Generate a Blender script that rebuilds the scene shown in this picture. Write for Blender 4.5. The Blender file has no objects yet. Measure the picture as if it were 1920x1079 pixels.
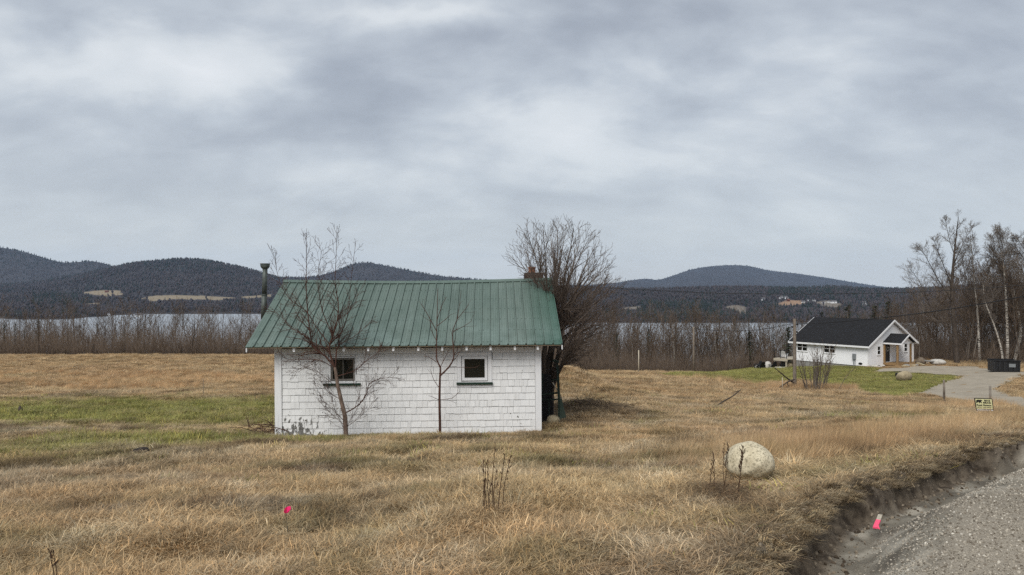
import bpy, bmesh, math, random
import numpy as np
from mathutils import Vector, Matrix
from mathutils.geometry import delaunay_2d_cdt

S = bpy.context.scene
COL = S.collection
random.seed(7)
RNG = np.random.default_rng(7)
R = math.radians

# ------------------------------------------------------------------ camera
cam_d = bpy.data.cameras.new('camera')
cam_d.lens = 27.0
cam_d.sensor_width = 36.0
cam_d.clip_start = 0.1
cam_d.clip_end = 40000
cam = bpy.data.objects.new('camera', cam_d)
cam.location = (0, 0, 1.6)
cam.rotation_euler = (R(90), 0, 0)
COL.objects.link(cam)
S.camera = cam

# ------------------------------------------------------------------ view
S.view_settings.view_transform = 'Standard'
S.view_settings.look = 'None'
S.view_settings.exposure = 0.9
S.view_settings.gamma = 1.0
S.view_settings.use_curve_mapping = False
S.render.film_transparent = False
S.cycles.max_bounces = 5
S.cycles.diffuse_bounces = 3
S.cycles.glossy_bounces = 2
S.cycles.transmission_bounces = 3
S.cycles.volume_bounces = 0
S.cycles.transparent_max_bounces = 6
S.cycles.use_denoising = False

# ------------------------------------------------------------------ sky (overcast)
SUN_EL, SUN_AZ = R(48), R(205)      # behind the camera, a little to the left
world = bpy.data.worlds.new('World')
S.world = world
world.use_nodes = True


def nt_tools(nt):
    def N(t, **kw):
        n = nt.nodes.new(t)
        for k, v in kw.items():
            setattr(n, k, v)
        return n

    def L(a, b):
        nt.links.new(a, b)

    def M(op, a, b=None, c=None, clamp=False):
        n = nt.nodes.new('ShaderNodeMath')
        n.operation = op
        n.use_clamp = clamp
        for i, v in enumerate((a, b, c)):
            if v is None:
                continue
            if isinstance(v, (int, float)):
                n.inputs[i].default_value = v
            else:
                nt.links.new(v, n.inputs[i])
        return n.outputs[0]

    def MIX(f, a, b, blend='MIX'):
        n = nt.nodes.new('ShaderNodeMix')
        n.data_type = 'RGBA'
        n.blend_type = blend
        n.clamp_factor = True
        for s, v in ((n.inputs[0], f), (n.inputs[6], a), (n.inputs[7], b)):
            if isinstance(v, (int, float)):
                s.default_value = v
            elif isinstance(v, (tuple, list)):
                s.default_value = (*v[:3], 1)
            else:
                nt.links.new(v, s)
        return n.outputs[2]

    def RAMP(f, stops, interp='LINEAR'):
        n = nt.nodes.new('ShaderNodeValToRGB')
        n.color_ramp.interpolation = interp
        e = n.color_ramp.elements
        while len(e) < len(stops):
            e.new(0.5)
        for el, (p, c) in zip(e, stops):
            el.position = p
            el.color = (*c, 1) if isinstance(c, (tuple, list)) else (c, c, c, 1)
        nt.links.new(f, n.inputs[0])
        return n.outputs[0]

    def NOISE(vec, scale, detail=4, rough=0.5, dist=0.0, dim='3D'):
        n = nt.nodes.new('ShaderNodeTexNoise')
        n.noise_dimensions = dim
        n.inputs['Scale'].default_value = scale
        n.inputs['Detail'].default_value = detail
        n.inputs['Roughness'].default_value = rough
        n.inputs['Distortion'].default_value = dist
        if vec is not None:
            nt.links.new(vec, n.inputs['Vector'])
        return n.outputs['Fac']

    def MAP(vec, loc=(0, 0, 0), rot=(0, 0, 0), sc=(1, 1, 1)):
        n = nt.nodes.new('ShaderNodeMapping')
        n.inputs['Location'].default_value = loc
        n.inputs['Rotation'].default_value = rot
        n.inputs['Scale'].default_value = sc
        nt.links.new(vec, n.inputs['Vector'])
        return n.outputs[0]
    return N, L, M, MIX, RAMP, NOISE, MAP


def srgb(r, g, b):
    f = lambda c: (c / 255 / 12.92) if c / 255 <= 0.04045 else ((c / 255 + 0.055) / 1.055) ** 2.4
    return (f(r), f(g), f(b))


SKY_STRENGTH = 0.1


def build_world():
    nt = world.node_tree
    nt.nodes.clear()
    N, L, M, MIX, RAMP, NOISE, MAP = nt_tools(nt)
    out = N('ShaderNodeOutputWorld')
    bg = N('ShaderNodeBackground')
    bg.inputs['Strength'].default_value = SKY_STRENGTH
    sky = N('ShaderNodeTexSky', sky_type='NISHITA')
    sky.sun_disc = False
    sky.sun_elevation = SUN_EL
    sky.sun_rotation = SUN_AZ
    tc = N('ShaderNodeTexCoord')
    sep = N('ShaderNodeSeparateXYZ')
    L(tc.outputs['Generated'], sep.inputs[0])
    x, y, z = sep.outputs
    zz = M('ADD', M('MAXIMUM', z, 0.0), 0.46)
    comb = N('ShaderNodeCombineXYZ')
    L(M('DIVIDE', x, zz), comb.inputs[0])
    L(M('DIVIDE', y, zz), comb.inputs[1])
    cv = comb.outputs[0]
    # ragged edges: the sheet's coordinates wander a little
    wn = N('ShaderNodeTexNoise')
    wn.inputs['Scale'].default_value = 2.4
    wn.inputs['Detail'].default_value = 5
    wn.inputs['Roughness'].default_value = 0.55
    L(cv, wn.inputs['Vector'])
    wv = N('ShaderNodeVectorMath', operation='SCALE')
    sub = N('ShaderNodeVectorMath', operation='SUBTRACT')
    L(wn.outputs['Color'], sub.inputs[0])
    sub.inputs[1].default_value = (.5, .5, .5)
    L(sub.outputs[0], wv.inputs[0])
    wv.inputs['Scale'].default_value = 0.50
    add = N('ShaderNodeVectorMath', operation='ADD')
    L(cv, add.inputs[0])
    L(wv.outputs[0], add.inputs[1])
    cw = add.outputs[0]
    v1 = MAP(cv, loc=(2.6, 1.3, 0.4), rot=(0, 0, R(-24)), sc=(0.72, 0.95, 1))
    big = NOISE(v1, 2.6, 7, 0.55, 0.4)
    v2 = MAP(cv, loc=(7.1, 3.2, 2.0), rot=(0, 0, R(-20)), sc=(0.8, 1.3, 1))
    mid = NOISE(v2, 6.0, 6, 0.5, 0.35)
    fine = NOISE(MAP(cv, loc=(1.1, 5.2, 0), rot=(0, 0, R(-15)), sc=(.8, 1.2, 1)), 18.0, 6, 0.6, 0.3)
    f = M('ADD', M('MULTIPLY', M('SUBTRACT', big, .5), 0.55), M('MULTIPLY', M('SUBTRACT', mid, .5), 0.38))
    f = M('ADD', f, M('MULTIPLY', M('SUBTRACT', fine, .5), 0.06))
    f = M('ADD', f, 0.48)

    def sheet(az_px, el_px):
        """where the cloud sheet is met in a given bearing and height"""
        d = Vector((az_px / 1440, 1, el_px / 1440)).normalized()
        return d.x / (d.z + .46), d.y / (d.z + .46)
    # thin (bright) and thick (dark) places in the cloud sheet: bearing, height, spread, strength
    for (a, e, ra, re, k_) in ((-560, 410, 170, 80, .17), (-180, 470, 210, 50, .16), (70, 310, 230, 90, .15), (-880, 330, 220, 70, .10), (430, 400, 260, 60, .09),
                               (200, 470, 190, 60, -.10), (270, 410, 260, 90, -.10), (-330, 290, 300, 60, -.10), (800, 420, 280, 120, -.09), (-760, 500, 280, 45, -.07),
                               (650, 300, 300, 60, .07), (-380, 132, 110, 18, -.10), (-60, 390, 120, 40, -.08)):
        u0, v0 = sheet(a, e)
        ru = abs(sheet(a + ra, e)[0] - u0)
        rv = abs(sheet(a, e + re)[1] - v0) * .5 + abs(sheet(a, e - re)[1] - v0) * .5
        mp = MAP(cw, loc=(-u0 / ru, -v0 / rv, 0), sc=(1 / ru, 1 / rv, 0))
        ln = N('ShaderNodeVectorMath', operation='LENGTH')
        L(mp, ln.inputs[0])
        g = M('POWER', M('SUBTRACT', 1.0, M('MULTIPLY', ln.outputs['Value'], .62), clamp=True), 1.5)
        f = M('ADD', f, M('MULTIPLY', g, k_ * 1.3))
    k = SKY_STRENGTH * 2 ** S.view_settings.exposure

    def c(r, g, b):
        return tuple(v / k for v in srgb(r, g, b))
    clouds = RAMP(f, [(0.22, c(150, 157, 168)), (0.38, c(172, 179, 189)), (0.50, c(194, 201, 209)),
                      (0.62, c(220, 225, 229)), (0.80, c(236, 239, 242))])
    # the low sky is an even sheet of distant cloud
    low = M('POWER', M('SUBTRACT', 1.0, M('MAXIMUM', M('MULTIPLY', z, 3.7), 0.0), clamp=True), 1.6)
    base = MIX(M('MULTIPLY', low, 0.9), clouds, c(210, 215, 218))
    # a little of the clear-air sky shows through the cloud sheet
    full = MIX(0.06, base, sky.outputs[0])
    L(full, bg.inputs['Color'])
    L(bg.outputs[0], out.inputs['Surface'])


build_world()

sun_d = bpy.data.lights.new('sun', 'SUN')
sun_d.energy = 1.5
sun_d.angle = R(35)
sun_d.color = (1.0, 0.97, 0.92)
sun = bpy.data.objects.new('sun', sun_d)
COL.objects.link(sun)
# direction towards the sun (Blender sky: rotation measured clockwise from +Y)
sd = Vector((math.sin(SUN_AZ) * math.cos(SUN_EL), math.cos(SUN_AZ) * math.cos(SUN_EL), math.sin(SUN_EL)))
sun.rotation_euler = sd.to_track_quat('Z', 'Y').to_euler()
sun.location = (0, 0, 60)

# ================================================================== helpers


def tag(o, label=None, cat=None, group=None, kind=None):
    if label:
        o['label'] = label
    if cat:
        o['category'] = cat
    if group:
        o['group'] = group
    if kind:
        o['kind'] = kind
    return o


def link(name, me, mat=None, parent=None, loc=None, rot=None, sc=None):
    o = bpy.data.objects.new(name, me)
    COL.objects.link(o)
    if mat is not None and me is not None and not me.materials:
        for m in (mat if isinstance(mat, (list, tuple)) else [mat]):
            me.materials.append(m)
    if parent is not None:
        o.parent = parent
    if loc is not None:
        o.location = loc
    if rot is not None:
        o.rotation_euler = rot
    if sc is not None:
        o.scale = sc
    return o


def empty(name, loc=(0, 0, 0), rot=(0, 0, 0), **kw):
    o = bpy.data.objects.new(name, None)
    o.empty_display_size = 0.2
    COL.objects.link(o)
    o.location = loc
    o.rotation_euler = rot
    return tag(o, **kw)


def np_mesh(name, V, F, smooth=False, mats=None, midx=None):
    """V (n,3); F list of arrays each (m,k)"""
    V = np.asarray(V, dtype=np.float32)
    me = bpy.data.meshes.new(name)
    Fs = [np.asarray(f, dtype=np.int32) for f in (F if isinstance(F, list) else [F]) if len(f)]
    nl = sum(f.size for f in Fs)
    npoly = sum(len(f) for f in Fs)
    me.vertices.add(len(V))
    me.vertices.foreach_set('co', V.ravel())
    me.loops.add(nl)
    me.loops.foreach_set('vertex_index', np.concatenate([f.ravel() for f in Fs]))
    me.polygons.add(npoly)
    tot = np.concatenate([np.full(len(f), f.shape[1], dtype=np.int32) for f in Fs])
    st = np.concatenate([[0], np.cumsum(tot)[:-1]]).astype(np.int32)
    me.polygons.foreach_set('loop_start', st)
    if midx is not None:
        me.polygons.foreach_set('material_index', np.asarray(midx, dtype=np.int32))
    me.update(calc_edges=True)
    if smooth:
        me.polygons.foreach_set('use_smooth', np.ones(npoly, dtype=bool))
    for m in mats or []:
        me.materials.append(m)
    return me


def set_attr(me, name, data, typ='FLOAT_COLOR', domain='POINT'):
    a = me.attributes.new(name, typ, domain)
    data = np.asarray(data, dtype=np.float32)
    if typ == 'FLOAT_COLOR':
        if data.shape[1] == 3:
            data = np.hstack([data, np.ones((len(data), 1), np.float32)])
        a.data.foreach_set('color', data.ravel())
    elif typ == 'FLOAT_VECTOR':
        a.data.foreach_set('vector', data.ravel())
    else:
        a.data.foreach_set('value', data.ravel())


class MB:
    """collects simple solids into one mesh"""

    def __init__(self):
        self.v, self.f = [], []

    def box(self, x0, x1, y0, y1, z0, z1):
        b = len(self.v)
        self.v += [(x0, y0, z0), (x1, y0, z0), (x1, y1, z0), (x0, y1, z0),
                   (x0, y0, z1), (x1, y0, z1), (x1, y1, z1), (x0, y1, z1)]
        self.f += [(b, b + 3, b + 2, b + 1), (b + 4, b + 5, b + 6, b + 7), (b, b + 1, b + 5, b + 4),
                   (b + 1, b + 2, b + 6, b + 5), (b + 2, b + 3, b + 7, b + 6), (b + 3, b, b + 4, b + 7)]
        return self

    def obox(self, o, ax, ay, az):
        """box from corner o along three edge vectors"""
        b = len(self.v)
        o, ax, ay, az = Vector(o), Vector(ax), Vector(ay), Vector(az)
        if ax.cross(ay).dot(az) < 0:
            o = o + ax
            ax = -ax
        for k in (0, 1):
            for (i, j) in ((0, 0), (1, 0), (1, 1), (0, 1)):
                self.v.append(tuple(o + ax * i + ay * j + az * k))
        self.f += [(b, b + 3, b + 2, b + 1), (b + 4, b + 5, b + 6, b + 7), (b, b + 1, b + 5, b + 4),
                   (b + 1, b + 2, b + 6, b + 5), (b + 2, b + 3, b + 7, b + 6), (b + 3, b, b + 4, b + 7)]
        return self

    def bar(self, p, q, w, h=None):
        """square bar from p to q"""
        p, q = Vector(p), Vector(q)
        h = h or w
        d = (q - p).normalized()
        ref = Vector((0, 0, 1)) if abs(d.z) < 0.9 else Vector((0, 1, 0))
        a = d.cross(ref).normalized() * w
        c = a.cross(d).normalized() * h
        return self.obox(p - a / 2 - c / 2, a, q - p, c)

    def tube(self, p, q, r0, r1=None, n=10, cap=True):
        p, q = Vector(p), Vector(q)
        r1 = r0 if r1 is None else r1
        d = (q - p).normalized()
        ref = Vector((0, 0, 1)) if abs(d.z) < 0.9 else Vector((0, 1, 0))
        a = d.cross(ref).normalized()
        c = d.cross(a).normalized()
        b = len(self.v)
        for P, r in ((p, r0), (q, r1)):
            for i in range(n):
                t = 2 * math.pi * i / n
                self.v.append(tuple(P + a * math.cos(t) * r + c * math.sin(t) * r))
        for i in range(n):
            j = (i + 1) % n
            self.f.append((b + i, b + j, b + n + j, b + n + i))
        if cap:
            self.f.append(tuple(b + i for i in reversed(range(n))))
            self.f.append(tuple(b + n + i for i in range(n)))
        return self

    def poly(self, pts):
        b = len(self.v)
        self.v += [tuple(p) for p in pts]
        self.f.append(tuple(range(b, b + len(pts))))
        return self

    def prism(self, pts, d):
        """closed outline extruded along d"""
        n = len(pts)
        b = len(self.v)
        d = Vector(d)
        self.v += [tuple(Vector(p)) for p in pts] + [tuple(Vector(p) + d) for p in pts]
        self.f.append(tuple(reversed(range(b, b + n))))
        self.f.append(tuple(range(b + n, b + 2 * n)))
        for i in range(n):
            j = (i + 1) % n
            self.f.append((b + i, b + j, b + n + j, b + n + i))
        return self

    def mesh(self, name, recalc=True):
        me = bpy.data.meshes.new(name)
        me.from_pydata(self.v, [], self.f)
        if recalc:
            bm = bmesh.new()
            bm.from_mesh(me)
            bmesh.ops.recalc_face_normals(bm, faces=bm.faces)
            bm.to_mesh(me)
            bm.free()
        me.update()
        return me

    def build(self, name, mat, parent=None, smooth=False, bevel=0.0, **kw):
        me = self.mesh(name)
        if bevel:
            bm = bmesh.new()
            bm.from_mesh(me)
            bmesh.ops.bevel(bm, geom=list(bm.edges), offset=bevel, segments=1, affect='EDGES', clamp_overlap=True)
            bm.to_mesh(me)
            bm.free()
        if smooth:
            for p in me.polygons:
                p.use_smooth = True
        o = link(name, me, mat, parent)
        return tag(o, **kw)


def noise2(x, y, s, seed=0):
    """value noise, roughly 0..1"""
    x = np.asarray(x, dtype=np.float64) / s + seed * 17.31
    y = np.asarray(y, dtype=np.float64) / s + seed * 9.77
    xi, yi = np.floor(x), np.floor(y)
    fx, fy = x - xi, y - yi
    fx = fx * fx * (3 - 2 * fx)
    fy = fy * fy * (3 - 2 * fy)

    def h(a, b):
        v = np.sin(a * 127.1 + b * 311.7 + seed * 74.7) * 43758.5453
        return v - np.floor(v)
    return (h(xi, yi) * (1 - fx) + h(xi + 1, yi) * fx) * (1 - fy) + (h(xi, yi + 1) * (1 - fx) + h(xi + 1, yi + 1) * fx) * fy


def fbm(x, y, s, seed=0, o=4):
    v, a, t = 0, 1.0, 0
    for i in range(o):
        v = v + a * noise2(x, y, s / 2 ** i, seed + i)
        t += a
        a *= 0.55
    return v / t


def sstep(a, b, x):
    t = np.clip((x - a) / (b - a), 0, 1)
    return t * t * (3 - 2 * t)


F_PX = 1440.0


def at(px, py, Y):
    """world point seen at photo pixel (px, py) at depth Y"""
    return Vector(((px - 960) / F_PX * Y, Y, 1.6 - (py - 539.5) / F_PX * Y))


# ================================================================== terrain
ROAD = np.array([(-30, -31), (-12, -12.5), (-5, -5.2), (-.8, -.3), (0.75, 1.9), (2.05, 4.05), (3.05, 5.62), (4.9, 7.2),
                 (7.5, 8.8), (12, 10.9), (25, 16), (60, 27)], dtype=np.float64)


def road_d(x, y):
    """signed distance to the gravel edge (+ = field side) and position along it"""
    x = np.asarray(x, dtype=np.float64)
    y = np.asarray(y, dtype=np.float64)
    best = np.full(x.shape, 1e9)
    sgn = np.ones(x.shape)
    al = np.zeros(x.shape)
    acc = 0.0
    for (ax, ay), (bx, by) in zip(ROAD[:-1], ROAD[1:]):
        dx, dy = bx - ax, by - ay
        Ls = math.hypot(dx, dy)
        t = np.clip(((x - ax) * dx + (y - ay) * dy) / Ls ** 2, 0, 1)
        qx, qy = x - (ax + t * dx), y - (ay + t * dy)
        d = np.hypot(qx, qy)
        s = np.sign(dx * qy - dy * qx)
        m = d < best
        best = np.where(m, d, best)
        sgn = np.where(m, s, sgn)
        al = np.where(m, acc + t * Ls, al)
        acc += Ls
    return best * sgn, al


YS = np.array([0.5, 4.3, 6, 9, 13, 17.8, 25, 38, 58, 75, 95, 115, 150, 250, 520, 750, 1600])
COLS = {
    -500: [-0.3, -0.3, -.5, -.85, -1.3, -1.8, -2.5, -3.55, -4.95, -5.9, -6.78, -8.6, -14, -28, -66, -70, -74],
    0: [-.1, -.15, -.35, -.72, -1.2, -1.76, -2.5, -3.55, -4.95, -5.9, -6.78, -8.6, -14, -28, -66, -70, -74],
    500: [-.05, -.1, -.27, -.65, -1.15, -1.82, -2.5, -3.55, -4.95, -5.9, -6.78, -8.6, -14, -28, -66, -70, -74],
    1000: [0, -.06, -.2, -.56, -1.1, -1.76, -2.45, -3.5, -5.0, -6.3, -8.2, -10, -15, -30, -66, -70, -74],
    1130: [0, -.05, -.18, -.54, -1.07, -1.72, -2.45, -3.6, -5.25, -6.65, -9.0, -11, -16, -30, -66, -70, -74],
    1300: [0, -.04, -.16, -.52, -1.03, -1.68, -2.45, -3.7, -5.35, -6.75, -9.2, -11.5, -16, -30, -66, -70, -74],
    1430: [0, -.03, -.13, -.49, -.98, -1.63, -2.45, -3.9, -5.95, -7.2, -8.45, -10.6, -16, -30, -66, -70, -74],
    1640: [0, 0, -.07, -.36, -.86, -1.52, -2.5, -4.05, -6.1, -7.05, -7.8, -9, -13, -26, -66, -70, -74],
    1760: [0, 0, -.05, -.27, -.78, -1.48, -2.53, -4.1, -5.95, -6.95, -7.45, -8, -11, -24, -66, -70, -74],
    1920: [0, 0, -.03, -.17, -.7, -1.45, -2.55, -4.15, -5.75, -6.72, -7.3, -7.8, -10, -22, -66, -70, -74],
    2500: [0, 0, -.03, -.12, -.5, -1.1, -2.1, -3.6, -5.2, -6.2, -6.9, -7.4, -9, -20, -66, -70, -74],
}
CX = np.array(sorted(COLS), dtype=np.float64)
CZ = np.array([COLS[int(c)] for c in CX])
LOGY = np.log(YS)


def _herm(tab, t):
    """smooth interpolation of table columns over log depth, per point pairs handled outside"""
    i = np.clip(np.searchsorted(LOGY, t) - 1, 0, len(LOGY) - 2)
    return i


def base_z(x, y):
    x = np.asarray(x, dtype=np.float64)
    y = np.asarray(y, dtype=np.float64)
    yy = np.clip(y, 0.6, 1590)
    px = np.clip(960 + F_PX * x / np.maximum(y, 3.5), -499, 2499)
    t = np.log(yy)
    i = np.clip(np.searchsorted(LOGY, t) - 1, 0, len(LOGY) - 2)
    h = LOGY[i + 1] - LOGY[i]
    u = (t - LOGY[i]) / h
    # finite-difference tangents
    slope = np.diff(CZ, axis=1) / np.diff(LOGY)[None, :]
    tan = np.zeros_like(CZ)
    tan[:, 1:-1] = 0.5 * (slope[:, 1:] + slope[:, :-1])
    tan[:, 0], tan[:, -1] = slope[:, 0], slope[:, -1]
    j = np.clip(np.searchsorted(CX, px) - 1, 0, len(CX) - 2)
    w = (px - CX[j]) / (CX[j + 1] - CX[j])
    w = w * w * (3 - 2 * w)

    def colz(jj):
        p0, p1 = CZ[jj, i], CZ[jj, i + 1]
        m0, m1 = tan[jj, i] * h, tan[jj, i + 1] * h
        u2, u3 = u * u, u * u * u
        return (2 * u3 - 3 * u2 + 1) * p0 + (u3 - 2 * u2 + u) * m0 + (-2 * u3 + 3 * u2) * p1 + (u3 - u2) * m1
    return colz(j) * (1 - w) + colz(j + 1) * w


def ground_z(x, y, road=False):
    x = np.asarray(x, dtype=np.float64)
    y = np.asarray(y, dtype=np.float64)
    z = base_z(x, y)
    # bank of earth behind the shed and the brushy hump beside it
    z = z + 1.15 * np.exp(-((x - 2.6) / 2.1) ** 2 - ((y - 39) / 4.5) ** 2)
    z = z + 0.42 * np.exp(-((x - 2.3) / 1.5) ** 2 - ((y - 22.5) / 1.6) ** 2)
    z = z + 0.10 * np.exp(-((x - 1.2) / 0.8) ** 2 - ((y - 18.3) / 0.8) ** 2)
    z = z - 0.05 * np.exp(-((y - 17.7) / .8) ** 2) * sstep(-6.5, -5.4, x) * sstep(1.6, .6, x)
    # hummocks
    d, _ = road_d(x, y)
    amp = np.clip((d - 0.8) / 1.5, 0, 1)
    shed = np.exp(-np.maximum(0, np.hypot((x + 2.4) / 3.6, (y - 19) / 2.0) - 1) ** 2 * 3)
    far = np.clip((y - 15) / 30, 0, 1)
    z = z + amp * (1 - 0.7 * shed) * ((fbm(x, y, 1.5, 3, 3) - 0.5) * 0.22 + (fbm(x, y, 0.45, 5, 2) - 0.5) * 0.11 + far * (fbm(x, y, 7, 9, 3) - 0.5) * 0.22)
    z = np.where(d < 0.8, z - 0.6 * sstep(0.8, 0.62, d), z)   # passes under the road sheet
    return z


def G(px, Y, dz=0.0):
    x = (px - 960) / F_PX * Y
    return Vector((x, Y, float(ground_z(x, Y)) + dz))


def on_ground(px, py, y0=3.5, y1=140):
    """world point where the photo pixel meets the terrain"""
    Yv = np.geomspace(y0, y1, 900)
    X = (px - 960) / F_PX * Yv
    zr = 1.6 - (py - 539.5) / F_PX * Yv
    zg = base_z(X, Yv)
    k = np.argmax(zg >= zr) if np.any(zg >= zr) else len(Yv) - 1
    return X[k], Yv[k]


def in_poly(x, y, P):
    x = np.asarray(x)
    y = np.asarray(y)
    c = np.zeros(x.shape, dtype=bool)
    n = len(P)
    for i in range(n):
        x0, y0 = P[i]
        x1, y1 = P[(i + 1) % n]
        if y0 == y1:
            continue
        c ^= ((y0 > y) != (y1 > y)) & (x < (x1 - x0) * (y - y0) / (y1 - y0) + x0)
    return c


DRIVE_PX = [(1721, 740), (1745, 729), (1769, 720), (1795, 713), (1808, 708), (1790, 704.5), (1739, 703), (1690, 699), (1640, 697),
            (1655, 693), (1700, 690), (1760, 686.5), (1830, 688), (1858, 694), (1911, 699), (1990, 700), (1960, 704),
            (1920, 706), (1897, 716), (1871, 729), (1873, 735), (1894, 742), (1920, 747), (2060, 758), (2060, 784),
            (1920, 770), (1858, 759), (1775, 748)]
DRIVE = [on_ground(*p) for p in DRIVE_PX]
LAWN_PX = [(1225, 702), (1300, 700), (1350, 696), (1440, 689), (1500, 686), (1560, 686), (1650, 692), (1760, 700), (1808, 706), (1769, 720), (1721, 740),
           (1690, 747), (1640, 742), (1600, 728), (1555, 722), (1500, 712), (1430, 720), (1330, 712), (1280, 706)]
LAWN = [on_ground(*p) for p in LAWN_PX]
HOUSE_C = Vector((40.8, 88.0, -7.69))
HG = Vector((0.814, 0.581, 0)).normalized()
HF = Vector((-0.581, 0.814, 0)).normalized()


def house_pt(a, b, z):
    return HOUSE_C + HG * a + HF * b + Vector((0, 0, z))


def zones(x, y):
    """green share 0..1, dirt share 0..1, dry-orange share"""
    x = np.asarray(x, dtype=np.float64)
    y = np.asarray(y, dtype=np.float64)
    n = fbm(x, y, 5.0, 21, 4)
    # mown green strip running left of the shed
    c0 = 27.0 + 0.08 * x + 1.5 * (fbm(x, y, 14, 31, 2) - 0.5)
    gs = np.exp(-((y - c0) / 6.0) ** 4) * sstep(-2.2, -5.5, x)
    gs = gs * np.clip(0.25 + 1.5 * n, 0, 1)
    # paler green drift in front of it
    g2 = 0.8 * np.exp(-((x + 6.5) / 3.2) ** 2 - ((y - 16.2) / 2.0) ** 2) + 0.5 * np.exp(-((x + 9.5) / 4.0) ** 2 - ((y - 13) / 2.2) ** 2)
    g3 = 0.35 * np.exp(-((x - 4.0) / 1.2) ** 2 - ((y - 7.6) / 1.2) ** 2) + 0.4 * np.exp(-((x - 12) / 4) ** 2 - ((y - 21) / 3) ** 2)
    near = 0.08 * np.clip(fbm(x, y, 2.2, 44, 3) * 3 - 1.3, 0, 1)
    lawn = in_poly(x, y, LAWN).astype(float) * (0.72 + 0.28 * n)
    g = np.clip(np.maximum(gs, np.maximum(lawn, g2 * np.clip(n * 2.4 - 0.35, 0, 1))) + g3 * n + near, 0, 1)
    d, _ = road_d(x, y)
    dirt = sstep(1.2, 0.8, d)
    dirt = np.maximum(dirt, 0.8 * np.exp(-((x - 22.5) / 2.2) ** 2 - ((y - 47) / 2.5) ** 2) * (~in_poly(x, y, LAWN)))
    dirt = np.maximum(dirt, 0.9 * np.exp(-((x - 2.2) / 1.2) ** 2 - ((y - 22) / 1.2) ** 2))
    org = np.clip(fbm(x, y, 3.5, 61, 3) * 1.6 - 0.3, 0, 1)
    org = np.maximum(org, np.exp(-((x - 4.4) / 1.6) ** 2 - ((y - 10.2) / 1.8) ** 2))
    return g, dirt, org


# ================================================================== materials
MATS = {}


def new_mat(name):
    m = bpy.data.materials.new(name)
    m.use_nodes = True
    nt = m.node_tree
    nt.nodes.clear()
    tools = nt_tools(nt)
    N, L = tools[0], tools[1]
    out = N('ShaderNodeOutputMaterial')
    b = N('ShaderNodeBsdfPrincipled')
    L(b.outputs[0], out.inputs['Surface'])
    MATS[name] = m
    return m, nt, b, tools


def simple(name, col, rough=0.7, var=0.15, scale=6.0, metal=0.0, bump=0.0, spec=0.4, coord='Object', detail=5):
    m, nt, b, (N, L, M, MIX, RAMP, NOISE, MAP) = new_mat(name)
    tc = N('ShaderNodeTexCoord')
    n = NOISE(tc.outputs[coord], scale, detail, 0.6)
    lo = tuple(c * (1 - var) for c in col)
    hi = tuple(min(1, c * (1 + var)) for c in col)
    L(RAMP(n, [(0.3, lo), (0.7, hi)]), b.inputs['Base Color'])
    b.inputs['Roughness'].default_value = rough
    b.inputs['Metallic'].default_value = metal
    b.inputs['Specular IOR Level'].default_value = spec
    if bump:
        bp = N('ShaderNodeBump')
        bp.inputs['Strength'].default_value = bump
        bp.inputs['Distance'].default_value = 0.02
        L(n, bp.inputs['Height'])
        L(bp.outputs[0], b.inputs['Normal'])
    return m


def mat_ground():
    m, nt, b, (N, L, M, MIX, RAMP, NOISE, MAP) = new_mat('field_soil_and_thatch')
    geo = N('ShaderNodeNewGeometry')
    pos = geo.outputs['Position']
    at_ = N('ShaderNodeAttribute', attribute_name='zone')
    sep = N('ShaderNodeSeparateColor')
    L(at_.outputs['Color'], sep.inputs[0])
    n1 = NOISE(pos, 0.35, 6, 0.6)
    n2 = NOISE(MAP(pos, sc=(9, 30, 9)), 1.0, 4, 0.7, 1.5)
    n3 = NOISE(pos, 3.0, 5, 0.65)
    straw = RAMP(n2, [(0.25, srgb(98, 82, 60)), (0.5, srgb(150, 126, 93)), (0.75, srgb(188, 162, 122))])
    straw = MIX(RAMP(n1, [(0.4, 0.0), (0.65, 0.6)]), straw, srgb(150, 112, 72))
    straw = MIX(RAMP(n3, [(0.5, 0.0), (0.75, 0.45)]), straw, srgb(74, 62, 48))
    green = RAMP(n2, [(0.25, srgb(66, 64, 36)), (0.6, srgb(106, 104, 58)), (0.8, srgb(132, 126, 82))])
    c = MIX(sep.outputs[0], straw, green)
    dirt = RAMP(n3, [(0.3, srgb(66, 58, 48)), (0.7, srgb(112, 102, 88))])
    c = MIX(sep.outputs[1], c, dirt)
    leaf = RAMP(n3, [(0.3, srgb(52, 44, 38)), (0.7, srgb(88, 74, 62))])
    c = MIX(sep.outputs[2], c, leaf)
    L(c, b.inputs['Base Color'])
    b.inputs['Roughness'].default_value = 1.0
    b.inputs['Specular IOR Level'].default_value = 0.1
    bp = N('ShaderNodeBump')
    bp.inputs['Strength'].default_value = 0.8
    bp.inputs['Distance'].default_value = 0.05
    L(n2, bp.inputs['Height'])
    L(bp.outputs[0], b.inputs['Normal'])
    return m


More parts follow.
